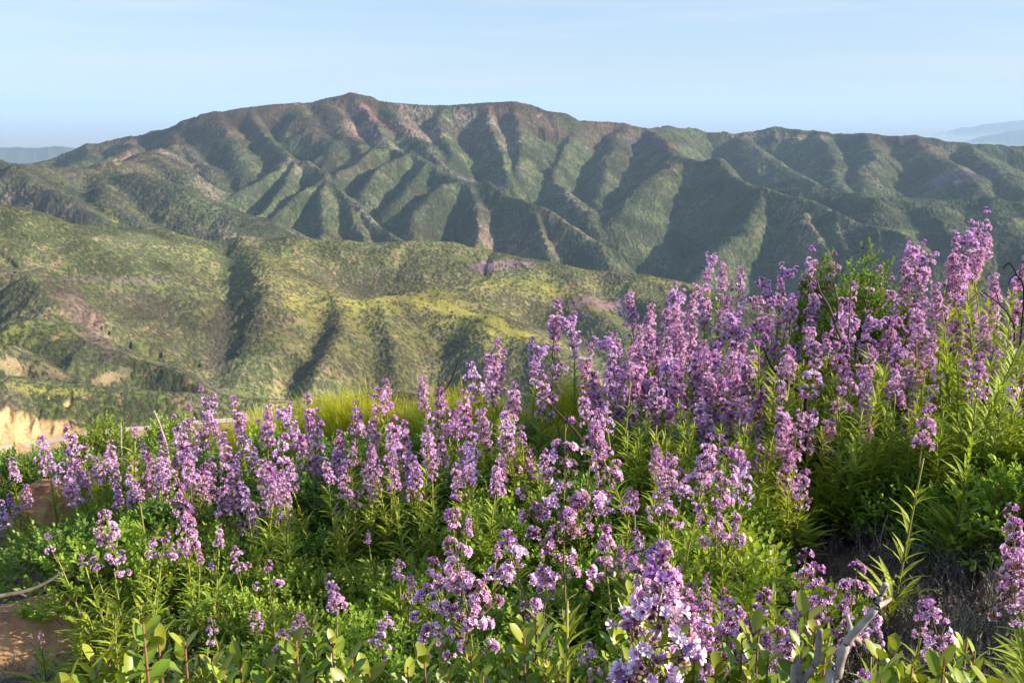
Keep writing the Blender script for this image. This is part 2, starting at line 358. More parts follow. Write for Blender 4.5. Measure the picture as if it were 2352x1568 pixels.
add(purple, [(2150,415),(2200,410),(2260,405)], 60, seed=27, k=.8); add(purple, [(1460,330),(1490,325)], 40, seed=28, k=.6)
for q, (a, b) in enumerate([((830,250),(900,300)),((810,285),(850,320)),((980,260),(1000,320)),((1110,262),(1130,330)),((1160,262),(1180,335)),((1060,265),(1085,330)),((935,262),(960,310))]):
    add(rock, [a, b], 45, seed=30+q, k=.8, ns=25)
add(rock, [(1110,480),(1120,560)], 28, seed=40, k=.6, ns=12); add(rock, [(1180,560),(1280,590)], 30, seed=41, k=.5, ns=12)
add(rock, [(1300,510),(1360,550)], 18, seed=42, k=.6, ns=10); add(rock, [(1290,445),(1350,490)], 24, seed=43, k=.6, ns=12)
add(rock, [(1810,470),(1850,520),(1870,600)], 22, seed=44, k=.7, ns=14); add(rock, [(1960,530),(1990,600)], 26, seed=45, k=.75, ns=14); add(rock, [(2060,570),(2070,610)], 20, seed=46, k=.7, ns=14)
add(rock, [(1990,385),(2010,410),(2020,430)], 14, seed=47, k=.8, ns=12); add(rock, [(2120,345),(2180,350)], 50, seed=48, k=.5, ns=25)
add(rock, [(430,340),(470,420),(500,460)], 35, seed=49, k=.55, ns=16); add(rock, [(280,350),(380,352),(440,380)], 40, seed=50, k=.6, ns=22)
add(rock, [(640,380),(690,400)], 35, seed=51, k=.5, ns=16); add(rock, [(880,330),(960,352),(1030,392)], 25, seed=52, k=.55, ns=14)
add(rock, [(0,455),(60,460),(110,480)], 25, seed=53, k=.6, ns=12); add(rock, [(150,480),(170,505)], 16, seed=54, k=.7, ns=10)
add(rock, [(820,470),(850,510)], 22, seed=55, k=.55, ns=12); add(rock, [(520,520),(570,550)], 20, seed=56, k=.55, ns=10)
add(rock, [(1690,312),(1790,314),(1890,312)], 30, seed=57, k=.6, ns=30)
add(rock, [(160,690),(200,720),(230,790)], 14, seed=58, k=.8, ns=7); add(slip, [(20,840),(70,860),(130,870)], 10, seed=59, k=1., ns=7)
add(slip, [(230,880),(290,850)], 7, seed=60, k=1., ns=6); add(slip, [(440,880),(500,905)], 8, seed=61, k=.8, ns=6); add(slip, [(640,890),(660,930)], 8, seed=62, k=.5, ns=6)
add(dead, [(140,650),(170,700),(215,770),(250,820)], 18, seed=70, k=.9); add(dead, [(520,720),(500,780),(490,850)], 12, seed=71, k=.9)
add(dead, [(300,690),(350,695)], 22, seed=72, k=.7); add(dead, [(480,880),(470,930)], 14, seed=73, k=.6); add(dead, [(175,480),(215,510)], 22, seed=74, k=.8)
add(dead, [(700,640),(900,640),(1000,600)], 24, seed=75, k=.4); add(dead, [(0,900),(30,930)], 10, seed=76, k=.7)
add(track, [(240,386),(262,372),(300,358),(345,352),(385,352)], 4.5, noise=.1, k=.8); add(track, [(265,380),(330,366),(385,362)], 3.5, noise=.1, k=.6)
add(track, [(1236,268),(1245,262)], 6, noise=.1, k=.8); add(track, [(1700,314),(1800,316),(1890,314)], 5, noise=.1, k=.7)
add(slip, [(100,845),(120,870)], 9, seed=63, ns=5); add(slip, [(1250,460),(1300,480)], 5, seed=64, k=.0+.3)
dens = dens*(1-.8*slip)*(1-.92*meadow)*(1-.8*purple)*(1-.55*rock)*(1-track)
# slopes turned to the sun are thinner
gx = np.gradient(H, axis=1)/(np.gradient(X, axis=1)+1e-6)
east = np.clip(-gx*1.3, -.6, .6); dens = dens - .22*east
dens = np.where(sand > .3, .1*(cov2 > .56), dens)
dens = dens*(road_d > 7)
have = id1 < dens
mound = np.where(have, np.sqrt(np.clip(1-(f1/.62)**2, 0, 1)), 0)
have2 = id2 < dens*.8
mound2 = np.where(have2, np.sqrt(np.clip(1-(f2/.6)**2, 0, 1)), 0)
hgt = np.where(far_, 1.7, np.where(R2 < 620, .45, .7)); near_s = (R2 < 6000) & (R2 > 200)
H2 = H + np.where(near_s, mound*hgt*(.6+.8*_h(np.floor(id1*997), np.floor(id1*77), 5)) + mound2*hgt*.5, 0)
H2 += (fbm(X/14, Y/14, 4, 81)-.5)*np.where(near_s, 1.6+6*rock, 8)*(road_d > 7)
# rocky steps
H2 += rock*near_s*(np.abs(fbm(X/20, Y/30, 3, 83)-.5)*14)*(road_d > 8)*np.clip((R2-700)/1200, .15, 1)
C = lambda *c: np.array(c, np.float32)
def mix(a, b, f): f = f[..., None].astype(np.float32); return a*(1-f)+b*f
lo = fbm(X/130, Y/130, 3, 101); hi = fbm(X/9, Y/9, 3, 105)
grass = mix(C(.15,.17,.055), C(.26,.205,.12), np.clip((hi-.38)*1.6+(lo-.5)*1.4, 0, 1))
grass = mix(grass, C(.17,.2,.045), sstep(.5, .72, lo)*.7)
grass = mix(grass, C(.36,.24,.15), sstep(.60, .78, fbm(X/6, Y/6, 2, 109))*.8)
ground_c = mix(grass, C(.42,.27,.20), rock*.95)
ground_c = mix(ground_c, C(.34,.33,.05), meadow*.8*np.clip(.55+hi, 0, 1))
ground_c = mix(ground_c, C(.27,.13,.26), purple*.8)
ground_c = mix(ground_c, C(.12,.095,.085), dead*.7)
ground_c = mix(ground_c, C(.42,.30,.18), np.clip(slip*(.15+.9*hi), 0, 1))
ground_c = mix(ground_c, C(.60,.38,.19), np.clip(sand, 0, 1))
ground_c = mix(ground_c, C(.42,.28,.17), track)
sh = mix(C(.028,.042,.024), C(.066,.08,.038), np.clip(id2*1.3-.2, 0, 1))
sh = mix(sh, C(.08,.062,.058), ((_h(np.floor(id1*4999), np.floor(id1*999), 9) < .22+.6*dead+.5*rock))*.85)
m = np.clip(mound*2.2, 0, 1)*np.where(far_, .8, .8)
colr = mix(ground_c, sh, m); colr = mix(colr, mix(sh, C(.1,.12,.05), id1), np.clip(mound2*1.8, 0, 1)*.75)
# far forests of the distant hills and the hazy plain
colr = mix(colr, mix(C(.06,.07,.04), C(.12,.11,.07), hi), sstep(5000, 7000, R2))
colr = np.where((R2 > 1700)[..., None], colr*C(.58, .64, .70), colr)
upper = sstep(.46, .62, fbm(X/220+9, Y/220, 3, 131))*np.where(R2 > 2300, sstep(-260, -60, H), .35)
colr = mix(colr, colr*C(.95, .73, .82)+C(.018, .003, .007), upper)
big = fbm(X/60, Y/60, 4, 141); colr = colr*(.66+.58*sstep(.3, .7, big))[..., None].astype(np.float32)
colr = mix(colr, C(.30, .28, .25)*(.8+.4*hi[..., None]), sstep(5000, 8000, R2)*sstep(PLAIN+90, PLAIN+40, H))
nR, nA = X.shape
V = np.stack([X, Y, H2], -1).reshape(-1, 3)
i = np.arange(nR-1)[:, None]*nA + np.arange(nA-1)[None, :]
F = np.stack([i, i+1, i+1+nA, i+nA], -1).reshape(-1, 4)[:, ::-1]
m_hill, t, b = nt("chaparral_slope")
at = N(t, "ShaderNodeVertexColor"); at.layer_name = "tint"
geo = N(t, "ShaderNodeNewGeometry")
nz = N(t, "ShaderNodeTexNoise"); nz.inputs["Scale"].default_value = .9; nz.inputs["Detail"].default_value = 4
t.links.new(geo.outputs["Position"], nz.inputs["Vector"])
mr = N(t, "ShaderNodeMapRange"); mr.inputs[1].default_value = .3; mr.inputs[2].default_value = .7; mr.inputs[3].default_value = .62; mr.inputs[4].default_value = 1.38
t.links.new(nz.outputs[0], mr.inputs[0])
mm_ = N(t, "ShaderNodeVectorMath", operation='SCALE'); t.links.new(at.outputs[0], mm_.inputs[0]); t.links.new(mr.outputs[0], mm_.inputs["Scale"])
t.links.new(mm_.outputs[0], b.inputs["Base Color"]); b.inputs["Roughness"].default_value = .95; b.inputs["Specular IOR Level"].default_value = .1
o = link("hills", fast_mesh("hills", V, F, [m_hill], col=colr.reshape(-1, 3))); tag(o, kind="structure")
print("hills", _t.time()-t_0, len(V))
# ------------------------------------------------------------------ haze
bpy.ops.mesh.primitive_cube_add(size=1)
hz = bpy.context.object; hz.name = "haze"; hz.location = (0, 20000, 330-600); hz.scale = (150000, 160000, 1200+0)
hz.location.z = (260+(PLAIN-40))/2; hz.scale.z = 260-(PLAIN-40)
mh = bpy.data.materials.new("haze_air"); mh.use_nodes = True; t = mh.node_tree; t.nodes.clear()
out = N(t, "ShaderNodeOutputMaterial"); pv = N(t, "ShaderNodeVolumePrincipled"); t.links.new(pv.outputs[0], out.inputs["Volume"])
pv.inputs["Color"].default_value = (.54, .75, 1.0, 1); pv.inputs["Density"].default_value = HAZE_D; pv.inputs["Anisotropy"].default_value = 0.0
hz.data.materials.append(mh); tag(hz, kind="stuff")
# ================================================================== foreground
rng = random.Random(11); nr = np.random.RandomState(5)
_gx, _gy = np.meshgrid(np.arange(-16, 16.01, .05), np.arange(-2, 30.01, .05)); _GZ = near_ground(_gx, _gy); _GZl = _GZ.tolist()
def ng(x, y):
    u = min(max((x+16)/.05, 0), 639.99); v = min(max((y+2)/.05, 0), 639.99); i = int(u); j = int(v); u -= i; v -= j
    a = _GZl[j]; b = _GZl[j+1]
    return (a[i]*(1-u)+a[i+1]*u)*(1-v)+(b[i]*(1-u)+b[i+1]*u)*v
def solve_tip(px, py, h):
    d = .5
    while d < 24:
        x, y, z = P(px, py, d)
        if z - ng(x, y) <= h: break
        d += .03
    return x, y, z, d
def ghit(px, py): x, y, z, d = solve_tip(px, py, 0.0); return x, y, ng(x, y), d
def topx(x, y, z):
    """picture position of a point"""
    z -= CAMZ; f = y*cP - z*sP; u = y*sP + z*cP
    return 1176+FD*x/f, 784-FD*u/f
# ---- materials
def tint_mat(name, rough=.6, spec=.3, trans=0.0, tcol=(1, 1, 1), var=.25, nscale=60, hue=.0):
    m, t, b = nt(name)
    a = N(t, "ShaderNodeVertexColor"); a.layer_name = "tint"
    oi = N(t, "ShaderNodeObjectInfo"); nz = N(t, "ShaderNodeTexNoise"); nz.inputs["Scale"].default_value = nscale; nz.inputs["Detail"].default_value = 3
    tc = N(t, "ShaderNodeTexCoord"); t.links.new(tc.outputs["Object"], nz.inputs["Vector"])
    mr = N(t, "ShaderNodeMapRange"); mr.inputs[1].default_value = .25; mr.inputs[2].default_value = .75; mr.inputs[3].default_value = 1-var; mr.inputs[4].default_value = 1+var
    t.links.new(nz.outputs[0], mr.inputs[0])
    hs = N(t, "ShaderNodeHueSaturation"); m2 = N(t, "ShaderNodeMapRange"); m2.inputs[3].default_value = .5-hue; m2.inputs[4].default_value = .5+hue
    t.links.new(oi.outputs["Random"], m2.inputs[0]); t.links.new(m2.outputs[0], hs.inputs["Hue"]); t.links.new(mr.outputs[0], hs.inputs["Value"]); t.links.new(a.outputs[0], hs.inputs["Color"])
    t.links.new(hs.outputs[0], b.inputs["Base Color"]); b.inputs["Roughness"].default_value = rough; b.inputs["Specular IOR Level"].default_value = spec
    if trans:
        tr = N(t, "ShaderNodeBsdfTranslucent"); mx = N(t, "ShaderNodeMixShader"); mx.inputs[0].default_value = trans
        vm = N(t, "ShaderNodeVectorMath", operation='MULTIPLY'); vm.inputs[1].default_value = tcol; t.links.new(hs.outputs[0], vm.inputs[0])
        t.links.new(vm.outputs[0], tr.inputs[0]); o = t.nodes["Material Output"]
        t.links.new(b.outputs[0], mx.inputs[1]); t.links.new(tr.outputs[0], mx.inputs[2]); t.links.new(mx.outputs[0], o.inputs[0])
    return m
M_leaf = tint_mat("leaf", .5, .35, .36, (1.6, 1.6, .5), .2, 40, .012)
M_petal = tint_mat("petal", .7, .15, .35, (1.2, 1.0, 1.2), .16, 90, .012)
M_stem = tint_mat("stem", .6, .2, 0, var=.2, nscale=50)
M_bark = tint_mat("weathered_wood", .85, .15, 0, var=.45, nscale=70)
# ---- geometry kit: everything is triangles with a colour per vertex
class G:
    def __init__(s): s.v = []; s.f = []; s.c = []; s.n = 0
    def add(s, v, f, c):
        s.v.append(v); s.f.append(np.asarray(f)+s.n); s.c.append(np.broadcast_to(np.asarray(c, np.float32), v.shape)); s.n += len(v)
    def mesh(s, name, mat, smooth=True):
        return fast_mesh(name, np.concatenate(s.v), np.concatenate(s.f), [mat], smooth, np.concatenate(s.c))
def basis(d, roll=None):
    """rotation matrices (n,3,3) whose z axis is d"""
    d = d/np.linalg.norm(d, axis=1, keepdims=True); n = len(d)
    up = np.where(np.abs(d[:, 2:3]) > .95, np.array([[1., 0, 0]]), np.array([[0., 0, 1]]))
    x = np.cross(up, d); x /= np.linalg.norm(x, axis=1, keepdims=True); y = np.cross(d, x)
    if roll is not None:
        c = np.cos(roll)[:, None]; s_ = np.sin(roll)[:, None]; x, y = x*c+y*s_, -x*s_+y*c
    return np.stack([x, y, d], -1)
def stamp(g, tv, tf, tcol, pos, B, sc_, colmul=None):
    """copies of template at many places"""
    n = len(pos); sc_ = np.asarray(sc_).reshape(n, -1, 1) if np.ndim(sc_) else sc_
    v = tv[None]*np.ones((n, 1, 1))
    v = v*(sc_ if np.ndim(sc_) == 0 else np.transpose(sc_, (0, 2, 1)))
    v = np.einsum('nij,nkj->nki', B, v) + pos[:, None, :]
    f = tf[None] + (np.arange(n)*len(tv))[:, None, None]
    c = np.broadcast_to(tcol[None], (n,)+tcol.shape)
    if colmul is not None: c = c*colmul[:, None, :]
    g.add(v.reshape(-1, 3), f.reshape(-1, 3), c.reshape(-1, 3))
def tube(g, pts, rad, col, sides=5, col2=None):
    pts = np.asarray(pts, float); n = len(pts); rad = np.broadcast_to(rad, (n,))
    d = np.gradient(pts, axis=0); B = basis(d+1e-9)
    a = np.arange(sides)*2*math.pi/sides
    ring = np.stack([np.cos(a), np.sin(a), 0*a], -1)
    v = np.einsum('nij,kj->nki', B, ring)*rad[:, None, None] + pts[:, None, :]
    f = []
    for k in range(n-1):
        for i in range(sides):
            a0 = k*sides+i; a1 = k*sides+(i+1) % sides
            f += [(a0, a1, a1+sides), (a0, a1+sides, a0+sides)]
    vv = np.concatenate([v.reshape(-1, 3), pts[-1:]]);
    f += [((n-1)*sides+i, (n-1)*sides+(i+1) % sides, n*sides) for i in range(sides)]
    c = np.array(col, float) if col2 is None else None
    if col2 is not None:
        t = np.linspace(0, 1, n)[:, None, None]; c = (np.array(col)*(1-t)+np.array(col2)*t)*np.ones((n, sides, 3)); c = np.concatenate([c.reshape(-1, 3), c[-1, :1]])
    g.add(vv, np.array(f), c)
# leaf templates: blade along +z, width along x, normal along y
def leaf_tpl(seg, wfun, fold=.18, curve=.25, edge=None, base=(1, 1, 1)):
    v = []; c = []; f = []
    for k in range(seg+1):
        t = k/seg; w = wfun(t); y = -curve*t*t
        v += [(-w, y+fold*w, t), (0, y, t), (w, y+fold*w, t)]
        e = edge if edge is not None else base
        c += [e, np.array(base)*1.12, e]
    for k in range(seg):
        a = 3*k
        f += [(a, a+1, a+4), (a, a+4, a+3), (a+1, a+2, a+5), (a+1, a+5, a+4)]
    return np.array(v, float), np.array(f), np.array(c, float)
oval = leaf_tpl(3, lambda t: .29*math.sqrt(max(0, 1-(2*t-1.05)**2))**.9+.012, .25, .1)
oval_fine = leaf_tpl(7, lambda t: .23*math.sqrt(max(0, 1-(2*t-1.06)**2)) if t < .999 else .01, .22, .12, edge=(1.12, .93, .8))
lance = leaf_tpl(3, lambda t: .075*math.sin(math.pi*(t*.93+.05)**.8)+.004, .4, .45)
sliver = leaf_tpl(2, lambda t: .05*(1-t)+.004, .1, .1)
# flower templates: funnel opening along +z, five lobes
def flower_tpl(fine):
    v = [(0, 0, 0)]; c = [(.42, .3, .5)]; f = []
    P5 = 5
    rings = [(.13, .25, (.75, .55, .85), 5), (.20, .72, (.9, .75, 1.0), 5)] if fine else [(.2, .6, (.85, .7, 1.0), 5)]
    for r, z, cc, n in rings:
        for i in range(5):
            a = i*2*math.pi/5; v.append((r*math.cos(a), r*math.sin(a), z)); c.append(cc)
    for i in range(5): f.append((0, 1+i, 1+(i+1) % 5))
    nrg = len(rings)
    for k in range(nrg-1):
        for i in range(5):
            a0 = 1+k*5+i; a1 = 1+k*5+(i+1) % 5; f += [(a0, a1, a1+5), (a0, a1+5, a0+5)]
    b0 = 1+(nrg-1)*5; L = len(v)
    for i in range(5):          # lobes
        a = (i+.5)*2*math.pi/5; w = .42
        for da, rr, zz in ((-w, .42, .98), (0, .56, .97), (w, .42, .98)):
            v.append((rr*math.cos(a+da), rr*math.sin(a+da), zz)); c.append((1.15, 1.2, 1.12))
        q = L+i*3; f += [(b0+i, q, q+1), (b0+i, q+1, b0+(i+1) % 5), (b0+(i+1) % 5, q+1, q+2)]
    return np.array(v, float), np.array(f), np.array(c, float)
flo_f = flower_tpl(True); flo_c = flower_tpl(False)
calyx = (np.array([(.16, 0, .3), (-.08, .14, .3), (-.08, -.14, .3), (0, 0, -.12), (0, 0, .42)], float), np.array([(3, 1, 0), (3, 2, 1), (3, 0, 2), (0, 1, 4), (1, 2, 4), (2, 0, 4)]), np.ones((5, 3)))
LILAC = np.array([.92, .61, .84])
def make_spike(seed, L, dense, fine, pale=0.0):
    """origin at the tip, runs down -z"""
    r = np.random.RandomState(seed); g = G()
    gap = .032 if dense else .05
    pos = []; dr = []; cpos = []; cdr = []
    stems = []; wob = r.rand(2)*6
    cx = lambda z: np.array([.012*math.sin(z*9+wob[0]), .012*math.sin(z*8+wob[1]), z])
    axes = [(cx, L, 1.0)]
    for q in range(0 if L < .2 else (r.randint(1, 4) if dense else r.randint(1, 3))):      # side panicles
        zs = -L*(.45+.5*r.rand()); aa = r.rand()*6.28; Ls = L*(.25+.3*r.rand()); sp = .35+.45*r.rand()
        tipv = cx(zs)+np.array([math.cos(aa)*sp, math.sin(aa)*sp, 1])*Ls
        axes.append(((lambda z, o=cx(zs), t_=tipv, l=Ls: t_+(o-t_)*(-z/l)), Ls*.9, .72)); stems.append((cx(zs), tipv))
    for ax, La, kk in axes:
      z = 0.0
      while z < La:
        t = z/La; lump = .7+.6*r.rand()
        reach = ((.005+.0150*min(1, t*1.5)) if dense else .010+.032*min(1, t*1.7))*(1 if t < .75 else 1.15-.2*r.rand())*kk*lump*(1.45 if pale else 1)
        ncy = int(((3+4*min(1, t*3)) if dense else (3+3*min(1, t*3)))*(.75 if kk < 1 else 1))
        if r.rand() < .15: ncy = max(1, ncy-3)
        a0 = r.rand()*6.28
        for q in range(ncy):
            if r.rand() < .2: continue
            a = a0+q*6.283/ncy+r.randn()*.35; rl = reach*(.65+.6*r.rand())*(1.6 if r.rand() < .12 and t > .4 else 1)
            o = ax(-z)+np.array([0, 0, -gap*r.rand()*.6]); d = np.array([math.cos(a), math.sin(a), .35+.5*(1-t)+.3*r.randn()]); d /= np.linalg.norm(d)
            c = o+d*rl; stems.append((o-np.array([0, 0, .006]), c))
            nf = r.randint(4, 8) if dense else r.randint(8, 13)
            if t < .08: nf = 5
            dd = r.randn(nf, 3)*.75+d*1.15+np.array([0, 0, .12]); dd /= np.linalg.norm(dd, axis=1, keepdims=True)
            pos.append(c+dd*(.004+.004*r.rand(nf, 1))); dr.append(dd)
            nc = nf//2+3; d2 = r.randn(nc, 3)*.8+d*.6; d2 /= np.linalg.norm(d2, axis=1, keepdims=True)
            cpos.append(c+d2*.003); cdr.append(d2)
        z += gap*(.75+.6*r.rand())*(1.6 if r.rand() < .12 else 1)
    pos = np.concatenate(pos); dr = np.concatenate(dr); n = len(pos); cpos = np.concatenate(cpos); cdr = np.concatenate(cdr)
    size = (.0105+.003*r.rand(n))*(1.0 if fine else 1.08)*(1.1 if pale else 1)
    cm = LILAC*(1+.16*r.randn(n, 1)+.10*r.randn())*(1+np.array([.07, 0, -.04])*r.randn()) + np.array([.10, .10, .07])*r.rand(n, 1)*1.2 + pale*np.array([.10, .14, .08]); cm = np.clip(cm, .05, .93)
    fd = r.rand(n) < (.04+.22*r.rand()); cm[fd] = np.array([.42, .27, .24])*(.7+.6*r.rand(int(fd.sum()), 1))
    bud = pos[:, 2] > -.025; cm[bud] = cm[bud]*np.array([.75, .55, .8])
    tp = flo_f if fine else flo_c
    stamp(g, tp[0], tp[1], tp[2], pos, basis(dr, r.rand(n)*6.28), size, cm)
    nc = len(cpos)
    stamp(g, calyx[0], calyx[1], calyx[2], cpos, basis(cdr, r.rand(nc)*6.28), .010+.006*r.rand(nc), np.array([.14, .08, .08])*(.6+.9*r.rand(nc, 1)))
    g2 = G(); zz = np.linspace(0, L+.03, 10)
    tube(g2, [cx(-q) for q in zz], np.linspace(.0012, .003, 10), (.22, .20, .07), 4)
    for o, c in stems: tube(g2, [o, c], [.0011, .0009], (.2, .15, .07), 3)
    nf_ = sum(len(q) for q in g.f); v2, f2, c2 = g2.v, g2.f, g2.c; n0 = g.n
    for a, b, c in zip(v2, f2, c2): g.v.append(a); g.f.append(b+n0); g.c.append(c)
    tot = sum(len(q) for q in g.f); mi = np.zeros(tot, np.int32); mi[nf_:] = 1
    return fast_mesh("flower_spike", np.concatenate(g.v), np.concatenate(g.f), [M_petal, M_stem], True, np.concatenate(g.c), mi)
def make_stem(seed, Hh, leafy, ndense=1.0, gr=(.29, .36, .045)):
    """stem from the ground up, its tip point, and its leaves"""
    r = np.random.RandomState(seed); b = r.randn(2)*.05*Hh
    t = np.linspace(0, 1, 9)[:, None]
    pts = np.concatenate([b[0]*t**2+.01*np.sin(t*5+seed)*Hh, b[1]*t**2, t*Hh], 1); pts[0] = 0
    g = G(); tube(g, pts, np.linspace(.0052, .0028, 9), (.13, .12, .05), 5, (.28, .29, .06))
    st = g.mesh("stem", M_stem)
    g = G(); n = int((40+55*Hh)*leafy*ndense)
    tt = (r.rand(n)**.75)*(.93 if leafy > .5 else .8)
    idx = tt*8; i0 = np.floor(idx).astype(int); fr = (idx-i0)[:, None]; pos = pts[i0]*(1-fr)+pts[np.minimum(i0+1, 8)]*fr
    a = r.rand(n)*6.28; el = 1.0+1.3*r.rand(n)
    d = np.stack([np.cos(a), np.sin(a), el], -1)
    ln = (.105-.05*tt)*(.7+.6*r.rand(n))
    cm = np.array(gr)*(.75+.6*r.rand(n, 1)) + np.array([.05, .03, .0])*(r.rand(n, 1)**3)
    B = basis(d, None); B = B[:, :, [0, 1, 2]]
    stamp(g, *lance, pos, B, ln, cm)
    # a skirt of basal shoots
    nb = int(26*leafy)
    a = r.rand(nb)*6.28; d = np.stack([np.cos(a), np.sin(a), 1.0+1.3*r.rand(nb)], -1); pos = np.stack([np.cos(a), np.sin(a), 0*a], -1)*.03*r.rand(nb, 1)+np.array([0, 0, .02])
    pos[:, 2] += r.rand(nb)*.25*Hh
    stamp(g, *lance, pos, basis(d), .10+.07*r.rand(nb), np.array(gr)*(.7+.6*r.rand(nb, 1)))
    return st, g.mesh("foliage", M_leaf), pts[-1], pts[-1]-pts[-2]
SPK = {}
for fine in (0, 1):
    for dense in (0, 1):
        for L in (.16, .26, .38):
            for k in range(5 if dense else 3):
                SPK.setdefault((fine, dense, L), []).append(make_spike(int(L*1000)+k*7+dense*3+fine*50, L, dense, fine))
SPK[(1, 2, .16)] = [make_spike(901, .16, 1, 1, .75)]
STM = {h: [make_stem(int(h*100)+k, h, 1.0 if k < 2 else .45) for k in range(3)] for h in (.3, .45, .6, .8, 1.0)}
print("spikes", _t.time()-t_0)
# ---- oval-leaved shrubs
def make_mound(seed, rad, hh, nt_, leaf, gr, tpl=None, gap=.0):
    r = np.random.RandomState(seed); g = G(); gb = G()
    tpl = tpl or oval
    lob = r.rand(8, 2)*6.28; n = nt_
    a = r.rand(n)*6.28; q = np.sqrt(r.rand(n)); 
    prof = .75+.25*np.sin(a*2+lob[0, 0])*np.sin(q*5+lob[1, 0])
    zt = hh*(np.sqrt(np.clip(1-(q*.97)**2.6, 0, 1)))*(.72+.33*vnoise(np.cos(a)*q*3+seed, np.sin(a)*q*3, seed)+.12*r.rand(n))
    dep = r.rand(n)**2*.35
    x = np.cos(a)*q*rad*prof; y = np.sin(a)*q*rad*prof; z = zt*(1-dep)
    d = np.stack([np.cos(a)*q*.9, np.sin(a)*q*.9, .9+0*q], -1)+r.randn(n, 3)*.28
    d /= np.linalg.norm(d, axis=1, keepdims=True)
    tl = leaf*(2.2+1.6*r.rand(n))
    for k in range(9):                       # leaves in a spiral up each twig
        t = (k+.6)/9; aa = k*2.4+r.rand(n)*.8
        B = basis(d, aa)
        ld = np.einsum('nij,j->ni', B, np.array([.95*(1-.55*t), 0, .55+.5*t]))+r.randn(n, 3)*.12
        pos = np.stack([x, y, z], -1)+d*(tl*t)[:, None]
        rough = (.72+.5*r.rand(n, 1)); young = np.array([.06, .05, .0])*(t > .7)*r.rand(n, 1)
        stamp(g, *tpl, pos, basis(ld, r.randn(n)*.4), leaf*(1.08-.45*t)*(.8+.4*r.rand(n)), np.array(gr)*rough+young)
    for k in range(26):
        j = r.randint(n); e = np.array([x[j], y[j], z[j]]); m1 = e*np.array([.55, .55, .4])+r.randn(3)*.02
        tube(gb, [np.array([0, 0, -.03]), m1*.5, m1, e], [.006, .005, .0035, .0015], (.12, .07, .05), 4)
    for j in range(0, n, 2):
        e = np.array([x[j], y[j], z[j]]); tube(gb, [e-d[j]*.05, e+d[j]*tl[j]], [.0016, .0009], (.25, .12, .07), 3)
    return g.mesh("foliage", M_leaf), gb.mesh("branches", M_bark)
GR = (.25, .38, .05)
MND = [make_mound(1, .34, .36, 300, .029, GR), make_mound(2, .30, .42, 300, .027, (.23, .35, .05)), make_mound(3, .40, .32, 330, .029, (.28, .38, .055)),
       make_mound(4, .32, .38, 320, .025, (.15, .27, .055)), make_mound(5, .36, .34, 320, .027, (.17, .29, .06)), make_mound(6, .28, .30, 300, .026, (.15, .20, .07)), make_mound(7, .26, 1.0, 420, .026, (.14, .24, .035))]
# ---- broom-like shrubs, thin upright green rods
def make_broom(seed, rad, hh, n, col):
    r = np.random.RandomState(seed); g = G()
    a = r.rand(n)*6.28; q = r.rand(n)**.7
    base = np.stack([np.cos(a)*q*rad*.35, np.sin(a)*q*rad*.35, 0*a], -1)
    d = np.stack([np.cos(a)*q*.55, np.sin(a)*q*.55, 1+0*a], -1)+r.randn(n, 3)*.07
    ln = hh*(.6+.45*r.rand(n))*(1.05-.25*q)
    cm = np.array(col)*(.6+.8*r.rand(n, 1))
    B = basis(d, r.rand(n)*6.28)
    stamp(g, sliver[0]*np.array([.06, .6, 1]), sliver[1], sliver[2], base, B, ln, cm*.8)
    # fine side twigs
    for k in range(11):
        t = .3+.7*r.rand(n); p = base+d/np.linalg.norm(d, axis=1, keepdims=True)*(ln*t)[:, None]
        dd = d+r.randn(n, 3)*.45; dd[:, 2] = np.abs(dd[:, 2])+.25
        stamp(g, sliver[0]*np.array([.26, .6, 1]), sliver[1], sliver[2], p, basis(dd, r.rand(n)*6.28), .04+.06*r.rand(n), cm*(.9+.5*r.rand(n, 1)))
    return g.mesh("foliage", M_leaf)
BRM = [make_broom(21, .34, .40, 380, (.38, .38, .03)), make_broom(22, .30, .34, 340, (.30, .35, .04)), make_broom(23, .32, .36, 340, (.48, .48, .10))]
# dry grey weeds
def dry_weed(g, x, y, s, r, col):
    nb = 9; z0 = ng(x, y)
    a = r.rand(nb)*6.28; d = np.stack([np.cos(a)*.6, np.sin(a)*.6, .8+.6*r.rand(nb)], -1); ln = s*(.5+.6*r.rand(nb))
    p0 = np.array([x, y, z0])+r.randn(nb, 3)*np.array([.03, .03, 0])
    stamp(g, sliver[0]*np.array([.16, .5, 1]), sliver[1], sliver[2], p0, basis(d, r.rand(nb)*6.28), ln, np.array(col)*(.6+.8*r.rand(nb, 1)))
    dn = d/np.linalg.norm(d, axis=1, keepdims=True)
    for k in range(16):
        t = .3+.7*r.rand(nb); p = p0+dn*(ln*t)[:, None]; dd = dn+r.randn(nb, 3)*.45
        stamp(g, sliver[0]*np.array([1.6, .6, 1]), sliver[1], sliver[2], p, basis(dd, r.rand(nb)*6.28), .008+.012*r.rand(nb), np.array(col)*(.8+1.1*r.rand(nb, 1)))
print("shrub kinds", _t.time()-t_0)

